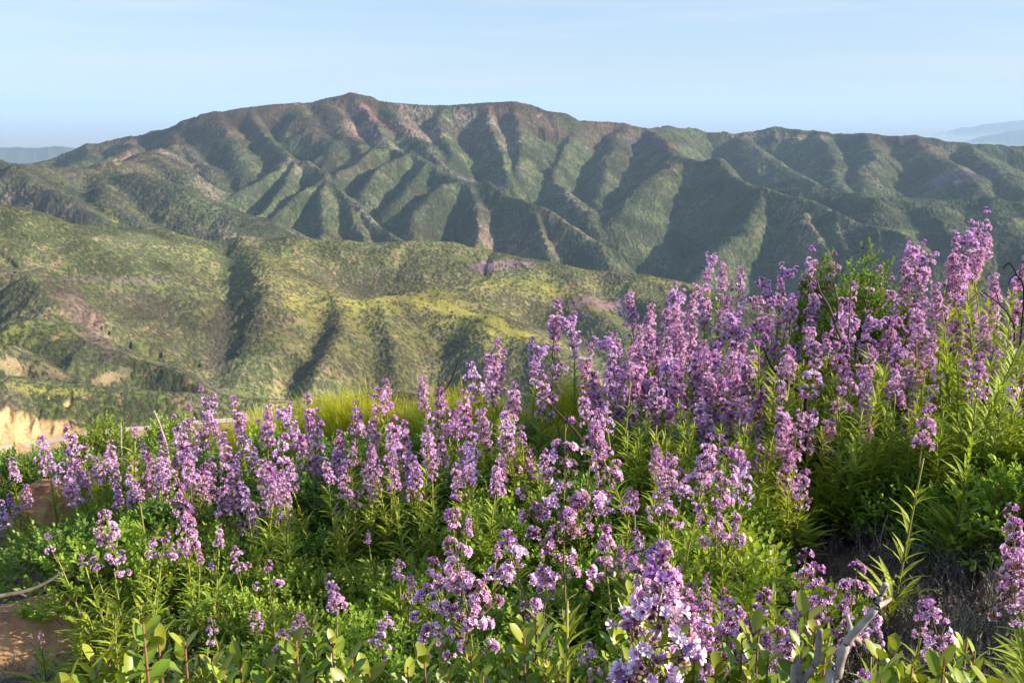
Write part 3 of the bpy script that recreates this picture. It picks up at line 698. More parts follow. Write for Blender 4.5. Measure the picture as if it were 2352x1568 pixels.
# ---- the hill top itself
ga = np.radians(np.concatenate([np.linspace(-180, -34, 40, endpoint=False), np.linspace(-34, 34, 420), np.linspace(36, 180, 38)]))
gr_ = np.concatenate([[0.02], np.geomspace(.4, 12, 420), np.geomspace(12.2, 34, 40)])
a2, r2 = np.meshgrid(ga, gr_); gx_, gy_ = r2*np.sin(a2), r2*np.cos(a2)
gz_ = near_ground(gx_, gy_)
gz_ = gz_ + (.03*(fbm(gx_*6, gy_*6, 4, 201)-.5)+.012*(fbm(gx_*30, gy_*30, 3, 205)-.5))*(r2 < 14)
gz_ = gz_ - np.clip((r2-26)/8, 0, 1)*1.2
i = np.arange(len(gr_)-1)[:, None]*len(ga) + np.arange(len(ga)-1)[None, :]
Fg = np.stack([i, i+1, i+1+len(ga), i+len(ga)], -1).reshape(-1, 4)[:, ::-1]
litter = fbm(gx_*9, gy_*9, 3, 211)
gc = mix(C(.085, .05, .038), C(.17, .115, .085), litter); gc = mix(gc, C(.10, .09, .06), sstep(.5, .65, fbm(gx_*2.2, gy_*2.2, 3, 213))*.6)
gm_, t, b = nt("dark_soil"); a_ = N(t, "ShaderNodeVertexColor"); a_.layer_name = "tint"
nz = N(t, "ShaderNodeTexNoise"); nz.inputs["Scale"].default_value = 120; nz.inputs["Detail"].default_value = 5
tc = N(t, "ShaderNodeTexCoord"); t.links.new(tc.outputs["Object"], nz.inputs["Vector"])
hs = N(t, "ShaderNodeHueSaturation"); mr = N(t, "ShaderNodeMapRange"); mr.inputs[1].default_value = .3; mr.inputs[2].default_value = .7; mr.inputs[3].default_value = .5; mr.inputs[4].default_value = 1.6
t.links.new(nz.outputs[0], mr.inputs[0]); t.links.new(mr.outputs[0], hs.inputs["Value"]); t.links.new(a_.outputs[0], hs.inputs["Color"]); t.links.new(hs.outputs[0], b.inputs["Base Color"])
bp = N(t, "ShaderNodeBump"); bp.inputs["Strength"].default_value = .6; bp.inputs["Distance"].default_value = .01; t.links.new(nz.outputs[0], bp.inputs["Height"]); t.links.new(bp.outputs[0], b.inputs["Normal"])
b.inputs["Roughness"].default_value = .95; b.inputs["Specular IOR Level"].default_value = .1
tag(link("ground", fast_mesh("ground", np.stack([gx_, gy_, gz_], -1).reshape(-1, 3), Fg, [gm_], col=gc.reshape(-1, 3))), kind="structure")
# ------------------------------------------------------------------ placing the plants
def empty(name, loc, rz=0, s=1.0, tilt=None):
    o = bpy.data.objects.new(name, None); COL.objects.link(o); o.location = loc; o.rotation_euler = (0, 0, rz); o.scale = (s, s, s); o.empty_display_size = .1
    return o
THINGS = []   # (object, kind, px, py, dist)
def q_from(d): return Vector(d).to_track_quat('Z', 'Y')
def stalk(root, h, L, dense, fine, lean=(0, 0), off=(0, 0), kvar=None, s=1.0, leafless=False):
    hs_ = min(STM, key=lambda k: abs(k-max(.25, h-L*.9))); st, fo, tip, td = STM[hs_][kvar if kvar is not None else rng.randrange(3)]
    k = max(.25, h-L*.95)/hs_
    st_o = link("stem", st, root, (off[0], off[1], 0)); 
    up = Vector((lean[0], lean[1], 1)).normalized()
    rot = up.to_track_quat('Z', 'Y') @ Matrix.Rotation(rng.random()*6.28, 3, 'Z').to_quaternion()
    st_o.rotation_mode = 'QUATERNION'; st_o.rotation_quaternion = rot; st_o.scale = (k, k, k)
    fo_o = link("foliage", fo, st_o)
    if L > 0:
        Ls = min((.16, .26, .38), key=lambda q: abs(q-L)); sc_ = L/Ls
        o = link("flower_spike", rng.choice(SPK[(fine, dense, Ls)]), st_o, Vector(tip)+Vector((0, 0, L*.97/k))); o.scale = (sc_/k,)*3
    return st_o
def bush(px, py, h, L=.3, n=3, lean=0.0, dense=1, spread=.09, near=False):
    """flowering bush whose tallest spike ends at picture position px,py and stands h metres above the ground"""
    h *= (1.0 if near else .76 if py < 1150 else .9)
    L *= (1.0 if near else .68 if px < 1250 else .78)
    if not near and py < 1150 and n > 1 and (px*7+py) % 3 < 1.6: n -= 1
    x, y, z, d = solve_tip(px, py, h); fine = 1 if d < 2.7 else 0
    lx = lean
    bx, by = x-lx*h, y; bz = ng(bx, by); hh = z-bz
    root = empty("flowering_bush", (bx, by, bz-.01))
    stalk(root, hh*math.sqrt(1+lx*lx), L, dense, fine, (lx, 0), kvar=2 if n == 1 and py > 1100 else None)
    for k in range(n-1):
        a = rng.random()*6.28; rr = spread*(.5+rng.random())
        f = .62+.34*rng.random(); ll = L*(.5+.5*rng.random())
        stalk(root, hh*f, ll, dense, fine, (lx+math.cos(a)*.28*rng.random(), math.sin(a)*.28*rng.random()), (math.cos(a)*rr, math.sin(a)*rr))
    THINGS.append((root, "bush", px, py, d, dict(h=hh, n=n, lean=lean, dense=dense, L=L)))
    return root
def mound(px, py, s=1.0, v=None, h=None, kind="mound"):
    """py: picture height of the crown's middle top"""
    v = rng.randrange(len(MND)) if v is None else v
    hh = (.36 if h is None else h)*s
    x, y, z, d = solve_tip(px, py, hh)
    root = empty("leafy_shrub", (x, y, ng(x, y)-.02), rng.random()*6.28, s)
    fo, br = MND[v]; link("foliage", fo, root); link("branches", br, root)
    THINGS.append((root, "mound", px, py, d, dict(v=v, s=s)))
def broom(px, py, s=1.0, v=None):
    v = rng.randrange(3) if v is None else v
    x, y, z, d = solve_tip(px, py, .38*s)
    root = link("broom_shrub", BRM[v], None, (x, y, ng(x, y)-.02)); root.rotation_euler = (0, 0, rng.random()*6.28); root.scale = (s,)*3
    THINGS.append((root, "broom", px, py, d, dict(v=v, s=s)))
# hand-placed flowering bushes: tip px, py, height, spike length, stalks, lean, dense
B = [ # left back rows
 (20,1052,.75,.2,3,-.05,1),(88,1000,.9,.28,2,-.08,1),(135,985,.85,.3,4,-.35,1),(215,1055,.7,.22,3,0,1),(240,1035,.8,.22,2,.1,1),(300,975,1.0,.12,1,.05,1),(292,1085,.7,.22,3,0,1),(330,1100,.6,.24,2,-.1,1),(368,1075,.75,.25,2,0,1),(402,982,.9,.3,4,-.12,1),(440,928,1.0,.36,4,0,1),(462,893,1.05,.34,2,-.25,1),
 (500,1010,.8,.3,3,-.1,1),(547,910,1.0,.36,3,-.05,1),(600,960,.85,.3,3,.1,1),(655,920,1.0,.34,2,-.05,1),(705,903,1.0,.36,3,.0,1),(722,975,.8,.28,2,.1,1),(640,1005,.8,.3,3,0,1),(585,1060,.75,.28,3,-.08,1),(520,1100,.7,.26,3,0,1),(470,1075,.7,.26,3,.05,1),(425,1060,.75,.28,3,0,1),(160,1080,.7,.26,4,-.1,1),(60,1110,.6,.22,3,0,1),
 (798,925,.9,.28,3,-.04,1),(842,945,.85,.26,2,.1,1),(862,885,1.0,.22,1,-.03,0),(892,878,1.0,.26,2,.03,1),(905,955,.9,.3,2,.05,1),(600,1080,.75,.3,2,0,1),(652,1075,.65,.2,1,.15,0),(545,1125,.6,.3,2,-.05,1),(400,1110,.7,.26,2,0,1),(300,1120,.6,.2,2,.05,1),
 # near left singles
 (118,1228,.62,.14,1,-.25,0),(178,1262,.62,.08,1,-.2,0),(212,1262,.66,.1,1,-.15,0),(252,1165,.85,.34,2,-.02,0),(352,1225,.7,.12,1,.2,0),(428,1165,.8,.26,2,0,1),(545,1255,.55,.16,1,-.1,0),(594,1300,.55,.2,1,-.12,0),(820,1120,.6,.14,1,0,0),(772,1165,.5,.08,1,0,0),(660,1150,.55,.12,1,0,0),
 (740,1335,.5,.2,2,-.3,1),(480,1410,.4,.1,1,-.15,0),(590,1395,.45,.12,2,-.1,0),(640,1440,.4,.12,1,.1,0),(870,1400,.4,.14,1,0,0),(100,1480,.25,.06,1,.05,0),
 # centre
 (985,855,1.0,.36,3,-.04,1),(1015,895,.95,.3,2,.05,1),(1088,835,1.0,.3,2,-.15,1),(1132,783,1.1,.38,3,-.03,1),(1152,805,1.0,.34,2,.08,1),(1072,900,.9,.3,2,-.05,1),(1185,885,.9,.3,3,.05,1),(1115,930,.85,.34,3,0,1),(1050,960,.8,.3,2,-.05,1),(1088,1000,.75,.28,3,.05,1),(985,975,.8,.28,2,0,1),(1005,1010,.75,.2,2,.05,1),(930,965,.8,.26,2,-.06,1),(1130,1060,.65,.24,2,0,1),(1160,1005,.75,.28,2,.05,1),(1222,782,1.05,.34,2,0,1),(1265,690,1.25,.4,2,.0,1),(1325,712,1.15,.36,2,0,1),(1292,800,1.0,.34,3,0,1),(1352,790,1.05,.3,3,.05,1),(1235,860,.9,.3,2,0,1),(912,985,.75,.2,1,0,0),(860,1060,.6,.12,1,0,0),
 # right mass
 (1398,760,1.1,.34,4,-.1,1),(1440,800,1.0,.34,4,0,1),(1455,660,1.25,.38,2,-.02,1),(1505,690,1.2,.38,4,0,1),(1547,645,1.25,.4,4,-.05,1),(1562,690,1.15,.38,3,0,1),(1603,665,1.2,.38,4,0,1),(1628,632,1.2,.38,4,0,1),(1648,578,1.3,.3,3,-.05,1),(1668,598,1.25,.34,3,.05,1),(1707,618,1.2,.26,3,0,1),(1742,650,1.15,.36,4,0,1),(1768,690,1.1,.36,4,.05,1),(1795,645,1.15,.36,3,-.05,1),(1840,572,1.3,.38,4,0,1),(1892,578,1.25,.3,3,0,1),(1872,650,1.15,.32,3,.08,1),
 (1645,720,1.05,.38,4,0,1),(1585,740,1.05,.38,4,0,1),(1525,765,1.05,.38,4,0,1),(1480,810,.95,.36,4,-.05,1),(1422,850,.9,.34,3,-.1,1),(1378,870,.85,.34,3,-.1,1),(1665,770,1.0,.36,4,0,1),(1705,800,1.0,.36,4,0,1),(1745,780,1.0,.36,4,.05,1),(1620,820,.95,.38,4,0,1),(1560,845,.9,.36,4,0,1),(1500,875,.85,.34,3,-.05,1),(1600,900,.85,.34,3,0,1),(1655,880,.85,.34,3,0,1),(1715,900,.85,.34,3,0,1),(1690,700,1.1,.38,4,0,1),(1540,800,1.0,.36,4,0,1),(1460,740,1.1,.36,4,0,1),(1345,860,.85,.26,3,0,1),
 (1800,895,.95,.34,5,0,1),(1845,905,.9,.34,4,.04,1),(1860,812,1.0,.24,2,0,0),(1930,700,1.1,.34,3,0,1),(1955,650,1.15,.32,3,0,1),
 # far right
 (2012,640,1.1,.28,2,0,0),(2050,640,1.15,.3,3,0,1),(1990,710,1.0,.32,4,.05,1),(2102,552,1.25,.36,4,-.05,1),(2142,560,1.25,.34,4,0,1),(2172,545,1.3,.36,3,0,1),(2202,575,1.2,.36,4,0,1),(2248,484,1.4,.4,4,-.02,1),(2262,540,1.25,.36,3,.08,1),(2215,600,1.1,.34,4,0,1),(2300,620,1.1,.34,4,0,1),(2335,650,1.05,.34,4,.05,1),(2352,580,1.2,.36,3,.08,1),(2080,690,1.0,.32,4,0,1),(2130,680,1.0,.34,4,0,1),(2180,690,1.0,.34,4,0,1),(2235,690,1.0,.3,3,.05,1),(2285,720,.95,.3,3,0,1),(2330,760,.9,.3,4,0,1),(2060,770,.9,.3,4,0,1),(2110,790,.85,.28,3,.05,1),(2000,800,.9,.3,4,0,1),(1975,860,.8,.24,3,-.05,1),(2050,850,.75,.24,3,0,1),(2160,830,.8,.24,3,.05,1),(2228,810,.85,.2,1,0,1),(2100,600,1.15,.34,3,-.05,1),(2160,640,1.1,.34,3,0,1),(1945,780,.9,.3,3,-.1,1),(1950,720,1.0,.3,3,-.1,1),(2290,800,.8,.24,2,0,1),
]
NEAR = [
 (1278,1003,1.2,.38,1,-.04,0),(1375,980,.75,.2,1,-.3,1),(1068,1150,1.0,.36,1,-.03,0),(1150,1232,.75,.2,1,-.3,0),(990,1280,.7,.12,1,-.1,0),(1258,1315,.55,.16,1,0,0),(1240,1450,.35,.12,1,0,0),(1368,1480,.4,.1,1,0,0),(960,1355,.6,.18,1,-.15,0),
 (1610,990,.85,.16,2,.1,1),(1555,1050,.75,.22,1,.08,0),(1680,1038,.85,.3,1,0,0),(1520,1210,.75,.26,2,0,1),(1430,1262,.65,.14,2,-.2,1),(1540,1300,.6,.26,3,0,1),(1740,1350,.62,.3,3,.05,1),(1620,1380,.55,.26,3,0,1),(1862,1300,.7,.26,2,.02,1),(1968,1303,.7,.22,1,.2,0),(2022,1400,.45,.14,1,.0,1),(2100,1500,.2,.08,1,0,0),
 (2305,1195,.75,.24,2,-.25,1),(2345,1270,.6,.2,2,-.2,1),
]
for b_ in NEAR: bush(*b_[:5], lean=b_[5], dense=b_[6], near=True)
for k in range(60):      # more slender single stalks scattered through the slope
    x_ = rng.uniform(230, 1240); y_ = rng.uniform(985, 1120)-max(0, x_-600)*.12; B.append((x_, y_, rng.uniform(.6, .9), rng.uniform(.14, .24), 1, rng.uniform(-.15, .12), 1))
for k in range(26):
    x_ = rng.uniform(380, 1700); y_ = rng.uniform(1180, 1450); B.append((x_, y_, rng.uniform(.42, .6), rng.uniform(.07, .14), 1, rng.uniform(-.15, .12), rng.randrange(2)))
for k in range(16):
    x_ = rng.uniform(1300, 1780); y_ = rng.uniform(960, 1180); B.append((x_, y_, rng.uniform(.6, .9), rng.uniform(.10, .2), 1, rng.uniform(-.2, .12), rng.randrange(2)))
for k in range(22):
    x_ = rng.uniform(1300, 2340); y_ = rng.uniform(680, 960)-max(0, x_-1900)*.1; B.append((x_, y_, rng.uniform(.8, 1.1), rng.uniform(.14, .24), 1, rng.uniform(-.15, .12), 1))
for b_ in B: bush(*b_[:5], lean=b_[5], dense=b_[6])
# the pale spike right in front of the lens
x_, y_, z_ = P(1655, 1240, 1.08); root = empty("flowering_bush", (x_+.02, y_, ng(x_, y_)-.01))
hgt_ = z_-ng(x_, y_)
SPK_keep = SPK[(1, 0, .16)]; SPK[(1, 0, .16)] = SPK[(1, 2, .16)]
stalk(root, hgt_, .18, 0, 1, (-.02, 0), kvar=2); SPK[(1, 0, .16)] = SPK_keep
THINGS.append((root, "pale", 1655, 1245, 1.12, {}))
# oval-leaved shrubs over the hill top, on a loose grid in picture space turned into ground positions
# first the ones the photograph shows clearly: px, py (top of crown), size, kind
def field(x0, x1, y0, y1, stepx, stepy, f, jit=.4, skip=None):
    y = y0
    while y <= y1:
        x = x0+rng.random()*stepx
        while x <= x1:
            jx, jy = x+rng.uniform(-jit, jit)*stepx, y+rng.uniform(-jit, jit)*stepy
            if not (skip and skip(jx, jy)): f(jx, jy)
            x += stepx
        y += stepy
bare = lambda x, y: (x > 1780 and y > 1130 and not (x > 2050 and y < 1230 and y < 1050+ (x-2050)*.9)) or (x < 260 and y > 1330) or (250 < x < 420 and 1330 < y < 1430) or (900 < x < 1010 and 1230 < y < 1290) or (x < 215 and 1050 < y < 1215)
field(60, 1690, 1150, 1240, 125, 80, lambda x, y: mound(x, y, rng.uniform(.7, 1.1), rng.choice([0, 1, 2, 3, 4])), skip=bare)
field(300, 1760, 1330, 1520, 150, 95, lambda x, y: mound(x, y, rng.uniform(.65, .85), rng.choice([0, 2, 0, 2, 5, 1])), skip=bare)
field(0, 900, 1010, 1110, 110, 50, lambda x, y: mound(x, y, rng.uniform(.8, 1.1), rng.choice([1, 3, 4, 4])), skip=bare)
field(900, 1500, 1000, 1110, 110, 55, lambda x, y: mound(x, y, rng.uniform(.8, 1.1), rng.choice([3, 4, 4, 0])), skip=bare)
field(1870, 2352, 960, 1070, 85, 50, lambda x, y: mound(x, y, rng.uniform(.5, .7), rng.choice([3, 4, 1, 0])))
for a in [(2120,1090,.75,0),(2200,1050,.8,2),(2280,1030,.85,0),(2345,1020,.9,2),(2240,1100,.75,0),(2320,1110,.75,2),(2110,1150,.55,4),(2190,1090,.6,2),(2260,1075,.6,0),(2330,1060,.65,2),(2180,1170,.5,3),(2270,1150,.6,2),(2340,1130,.65,0),(1960,1040,.45,4),(1990,1010,.6,3),(2220,1220,.4,5),(2150,1230,.35,4),(1870,1330,.55,5),(1920,1370,.5,0),(1740,1250,.6,4)]: mound(*a)
# brooms on the crest
for a in [(40,1075,.9,1),(150,1090,.8,1),(250,1110,.9,0),(330,1050,.8,1),(420,1010,.9,0),(470,990,.9,0),(600,935,1.0,2),(640,950,1.0,0),(690,925,.9,1),(760,905,1.1,0),(800,900,1.15,0),(830,915,1.0,1),(870,930,.9,0),(900,930,.9,2),(950,915,.9,0),(1050,885,1.0,0),(1100,900,.9,2),(1320,860,1.1,0),(1350,880,1.1,1),(1300,900,1.0,0),(1380,910,1.0,0),(1280,960,.9,1),(1340,960,1.0,0),(740,960,.9,1),(680,990,.8,0),(540,990,.8,1),(1020,935,.9,1),(1170,905,.9,2),(1230,930,.9,1),(1880,870,1.0,1),(1920,900,.9,1),(560,960,1.1,0),(620,930,1.2,2),(720,915,1.2,0),(850,895,1.3,0),(1000,905,1.1,2),(1080,890,1.1,0),(980,920,1.,1)]: broom(a[0], a[1], a[2]*.9, a[3])
for a in [(1890,615,1.0),(1985,600,1.05),(2025,640,1.0),(1960,640,1.0)]: mound(a[0], a[1], a[2]*.85, 6, 1.0)
# leafy, flowerless shoots of the same bush (long narrow leaves)
def shoots(px, py, h, n=5):
    x, y, z, d = solve_tip(px, py, h); root = empty("narrow_leaved_bush", (x, y, ng(x, y)-.01))
    for k in range(n):
        a = rng.random()*6.28; rr = .08*rng.random()
        stalk(root, h*(.7+.3*rng.random()), 0, 1, 0, (math.cos(a)*.3*rng.random(), math.sin(a)*.3*rng.random()), (math.cos(a)*rr, math.sin(a)*rr), kvar=rng.randrange(2))
    THINGS.append((root, "shoots", px, py, d, dict(h=h)))
for a in [(1460,960,.6),(1520,960,.6),(1640,960,.6),(1700,980,.6),(1740,960,.6),(1590,980,.5),(1950,920,.6),(2000,900,.6),(2060,920,.55),(2120,900,.6),(2180,900,.6),(2240,880,.6),(2300,860,.65),(2345,880,.6),(2320,900,.5),(2260,900,.5),(2080,930,.45),(2150,930,.45),(2200,700,.9),(2290,650,.9),(2330,620,.9),(2240,740,.8),(1900,760,.8),(1840,800,.7),(1800,760,.8),(1780,840,.7),(1190,960,.6),(1160,950,.6),(1710,1060,.5),(230,1390,.42),(270,1400,.40),(300,1380,.4),(200,1420,.36),(1770,1330,.4),(1800,1400,.4),(1500,900,.6),(1420,900,.6),(2000,760,.8),(2100,720,.8),(780,1010,.5),(640,1180,.4),(1560,920,.6),(1620,930,.6),(1680,940,.6)]: shoots(*a)
# the same growth goes on beyond both edges of the picture
field(2420, 3300, 800, 1150, 120, 90, lambda x, y: mound(x, y, rng.uniform(.8, 1.1), rng.choice([0, 2, 3, 4])))
field(-700, -200, 1100, 1230, 130, 90, lambda x, y: mound(x, y, rng.uniform(.8, 1.1), rng.choice([0, 2, 3, 4])))
for k in range(12): bush(rng.uniform(2620, 3200), rng.uniform(560, 850), rng.uniform(1.0, 1.3), .3, 3)
for k in range(10): shoots(rng.uniform(2600, 3100), rng.uniform(780, 1000), .6)
for k in range(7): bush(rng.uniform(-600, -170), rng.uniform(1030, 1110), rng.uniform(.7, .9), .28, 3)
print("placed", len(THINGS), _t.time()-t_0)
# ------------------------------------------------------------------ large-leaved shrub right in front of the camera
def make_sprig(seed, n, leaf):
    r = np.random.RandomState(seed); g = G(); L = .017*n*leaf/.045
    t = (np.arange(n)+.3)/n; a = np.arange(n)*2.4+r.rand(n)*.5
    el = .45+1.5*(1-t)**2*0+1.3*t; d = np.stack([np.cos(a), np.sin(a), el], -1)
    pos = np.stack([.004*np.sin(t*6), 0*t, -L*t[::-1]*.55-.005], -1)
    cm = np.array([.19, .30, .035])*(.75+.5*r.rand(n, 1))+np.array([.07, .03, .0])*(t[:, None] > .8)
    stamp(g, *oval_fine, pos, basis(d, r.randn(n)*.25), leaf*(1.1-.4*t)*(.7+.5*r.rand(n)), cm)
    for k in range(3):                       # smaller leaves round the bud
        pass
    return g.mesh("leaves", M_leaf2)
M_leaf2 = tint_mat("thick_leaf", .38, .45, .22, (1.5, 1.45, .5), .14, 25, .012)
SPR = [make_sprig(k, n, l) for k, (n, l) in enumerate([(18, .036), (22, .030), (15, .041), (24, .028), (17, .037)])]
def front_bush(tips):
    tips = [(a+rng.uniform(-12, 12), b+rng.uniform(-12, 22), c) for a, b, c in tips]; pts = [P(*t_) for t_ in tips]; bx = sum(p[0] for p in pts)/len(pts); by = sum(p[1] for p in pts)/len(pts)+.03; bz = ng(bx, by)
    root = empty("large_leaved_shrub", (bx, by, bz))
    for k, p in enumerate(pts):
        p = np.array(p)-np.array([bx, by, bz]); g = G()
        dn = np.array([-p[0]*.25, .01, -1]); dn /= np.linalg.norm(dn)
        q = p+dn*.16
        tube(g, [np.array([0, 0, -.02]), np.array([q[0]*.45, q[1]*.45, q[2]*.45]), q, p+dn*.08, p], [.005, .004, .0026, .0019, .0012], (.16, .07, .05), 6, (.26, .12, .07))
        br = link("branch", g.mesh("branch", M_stem), root)
        lv = link("leaves", SPR[(k*3+int(abs(bx)*50)) % 5], br, tuple(p)); lv.rotation_euler = (rng.uniform(-.2, .2), rng.uniform(-.2, .2), rng.random()*6.28)
        for q_ in (.05, .10):
            q2 = p+dn*q_; lv = link("leaves", SPR[(k*2+1) % 5], br, tuple(q2+np.array([rng.uniform(-.02, .02), rng.uniform(-.02, .02), 0]))); lv.rotation_euler = (rng.uniform(-.5, .5), rng.uniform(-.5, .5), rng.random()*6.28)
    cx_ = sum(t_[0] for t_ in tips)/len(tips)
    THINGS.append((root, "front", cx_, min(t_[1] for t_ in tips), 1.1, dict(n=len(tips))))
front_bush([(165,1552,1.1),(215,1510,1.12),(250,1490,1.15),(300,1480,1.15),(335,1425,1.1),(372,1450,1.12),(425,1462,1.15)])
front_bush([(480,1500,1.15),(525,1530,1.1),(560,1515,1.2),(610,1545,1.1)])
front_bush([(690,1450,1.1),(725,1432,1.15),(765,1462,1.12),(810,1500,1.05),(850,1530,1.1),(800,1550,1.0)])
front_bush([(940,1530,1.1),(975,1500,1.15),(1020,1545,1.1),(1085,1500,1.15),(1110,1540,1.1)])
front_bush([(1185,1430,1.2),(1240,1402,1.2),(1215,1470,1.15),(1170,1500,1.2),(1250,1500,1.1),(1290,1540,1.1)])
front_bush([(1460,1335,1.15),(1485,1400,1.12),(1420,1440,1.15),(1510,1440,1.1),(1560,1460,1.15),(1400,1500,1.1),(1460,1500,1.05),(1540,1520,1.0),(1600,1500,1.15),(1640,1530,1.1),(1350,1545,1.1)])
front_bush([(1700,1475,1.15),(1735,1450,1.2),(1770,1490,1.15),(1720,1530,1.05)])
front_bush([(1855,1400,1.15),(1880,1440,1.15),(1840,1480,1.1),(1905,1500,1.1),(1880,1530,1.1)])
front_bush([(2025,1490,1.15),(2060,1482,1.2),(2085,1520,1.1),(2020,1545,1.05),(2110,1550,1.1)])
front_bush([(2175,1505,1.15),(2212,1470,1.2),(2240,1500,1.15),(2190,1545,1.1),(2260,1550,1.1)])
# ------------------------------------------------------------------ dead wood
PALE = (.42, .36, .30); GREY = (.30, .25, .21); CHAR = (.035, .028, .025); BRN = (.16, .10, .07)
def smooth(pts, n=4):
    pts = [np.array(p, float) for p in pts]; out = []
    for i in range(len(pts)-1):
        p0 = pts[max(0, i-1)]; p1 = pts[i]; p2 = pts[i+1]; p3 = pts[min(len(pts)-1, i+2)]
        for k in range(n):
            t = k/n; out.append(.5*((2*p1)+(-p0+p2)*t+(2*p0-5*p1+4*p2-p3)*t*t+(-p0+3*p1-3*p2+p3)*t**3))
    return out+[pts[-1]]
def limb(name, lines, dist, r0, r1, col, ground=True, side=8, kind="limb", lab=None):
    """lines: polylines of picture positions from base to tip; the first one is the main limb"""
    if dist is None: dist = ghit(*lines[0][0])[3]; ground = False
    g = G(); b = P(lines[0][0][0], lines[0][0][1], dist); r = np.random.RandomState(abs(int(lines[0][0][0])))
    org = np.array([b[0], b[1], min(ng(b[0], b[1]), b[2])])
    for li, ln in enumerate(lines):
        pts = [np.array(P(x, y, dist+(.012*k if li else 0)))-org for k, (x, y) in enumerate(ln)]
        if li == 0 and ground: pts = [np.array([0, 0, -.03]), pts[0]*np.array([1, 1, .5])+np.array([.01, .0, 0])]+pts
        pts = smooth(pts, 5); n = len(pts); pts = [p+r.randn(3)*r1*.05 for p in pts]
        a, c = (r0, r1) if li == 0 else (r0*.55, r1*.6)
        rad = np.linspace(a, c, n)*(1+.035*np.sin(np.arange(n)*1.3+li)+.03*r.randn(n))
        tube(g, pts, rad, col, side)
    o = link(name, g.mesh(name, M_bark), None, tuple(org)); THINGS.append((o, kind, lines[0][-1][0], lines[0][-1][1], dist, dict(lab=lab, col=col)))
    return o
limb("dead_branch", [[(1905,1620),(1919,1566),(1936,1498),(1953,1464),(1977,1437),(2008,1399),(2025,1362),(2035,1340)],[(2014,1392),(2030,1385),(2045,1374)],[(1955,1462),(1953,1440),(1947,1413)],[(1960,1460),(1972,1470),(1976,1478)],[(2012,1378),(2010,1370),(2006,1366)]], .98, .0062, .0030, PALE, side=12, lab="thick forked silver-grey dead branch rising from the bottom edge among fresh leaves")
limb("dead_branch", [[(1820,1600),(1841,1566),(1872,1525),(1880,1480),(1884,1444)]], .98, .0048, .0030, GREY, side=10, lab="short bare grey stick beside the forked branch, dark streaked near its top")
limb("dead_branch", [[(466,1420),(460,1340),(455,1260),(447,1195)],[(447,1195),(430,1150),(412,1110),(400,1085)],[(447,1195),(460,1160),(472,1125)],[(446,1190),(440,1150),(438,1120)],[(462,1330),(470,1290),(474,1240)]], None, .0075, .0045, BRN, lab="upright charred sapling with a small fork standing at the left among leafy shrubs")
limb("dead_branch", [[(383,1030),(375,1000),(365,970),(353,943)]], 5.6, .010, .005, PALE, lab="pale broken stick leaning left above the flowers near the road")
limb("dead_branch", [[(281,1080),(279,1030),(278,1000),(277,970)]], 5.4, .005, .003, PALE, lab="thin straight pale stick just right of the sandy road cutting")
limb("dead_branch", [[(1005,930),(1032,880),(1046,850),(1052,826)],[(1005,900),(1016,870),(1012,838)]], 4.9, .006, .0025, CHAR, lab="thin black curved twig rising in front of the middle ridge")
limb("dead_branch", [[(1950,850),(1948,822),(1934,783),(1919,747),(1905,707),(1883,668),(1876,639)],[(1905,707),(1890,690),(1876,675)],[(1934,783),(1915,775),(1901,768)],[(1919,747),(1925,700),(1916,650),(1930,619)],[(1945,810),(1950,760),(1952,700),(1955,646)]], 4.9, .011, .004, (.10, .075, .06), lab="crooked dark dead branch leaning left through the right-hand flowers")
limb("dead_branch", [[(1850,920),(1829,894),(1779,851),(1754,797)]], 4.3, .012, .005, CHAR, lab="black charred branch lying low under the tall right-hand flowers")
limb("dead_branch", [[(1350,1060),(1344,1024),(1324,993),(1290,956),(1263,928),(1229,908)]], 3.9, .007, .0035, (.06, .045, .035), lab="dark bent branch crossing behind the pale twiggy bush in the centre")
limb("dead_branch", [[(1345,1170),(1348,1149),(1358,1129),(1361,1081),(1385,1044)],[(1361,1090),(1345,1060),(1335,1040)]], None, .006, .0025, (.16,.12,.1), lab="grey twisted stem right of the tall central flower stalk")
limb("dead_branch", [[(1092,1200),(1093,1160),(1098,1130),(1120,1090),(1128,1055)],[(1098,1130),(1080,1110),(1072,1080),(1055,1040)],[(1085,1120),(1072,1115),(1064,1100)]], None, .008, .003, (.12, .09, .075), lab="dark forked dead twig behind the pink flower spike left of centre")
limb("dead_branch", [[(1000,1170),(997,1130),(985,1090),(968,1060)]], None, .007, .003, CHAR, lab="short black arched twig among the shrubs left of centre")
limb("dead_branch", [[(2330,770),(2319,729),(2297,700),(2254,668)],[(2297,700),(2290,680),(2285,660)]], 4.8, .005, .0025, CHAR, lab="black bent branch at the upper right in front of the flowers")
limb("dead_branch", [[(2352,680),(2335,630),(2319,605),(2304,617)],[(2340,640),(2345,610),(2352,596)],[(2335,630),(2322,640),(2316,655)]], 4.8, .005, .0025, CHAR, lab="tangle of black arching twigs at the right edge against the hills")
limb("dead_branch", [[(-60,1385),(0,1368),(60,1356),(108,1336),(148,1308)],[(30,1360),(50,1364),(60,1370)]], 2.5, .008, .003, (.14, .115, .10), lab="dark grey branch reaching over the top of the near orange boulder")
limb("dead_branch", [[(2030,1290),(2022,1250),(2028,1215),(2040,1180)],[(2024,1260),(2012,1230),(2010,1200)]], None, .003, .0015, PALE, lab="wispy pale dry stalk standing on the dark soil at the right")
limb("dead_branch", [[(775,1235),(750,1210),(720,1205)],[(775,1245),(745,1228),(728,1225)]], None, .004, .002, PALE, lab="small pale twig lying in the shade left of centre")
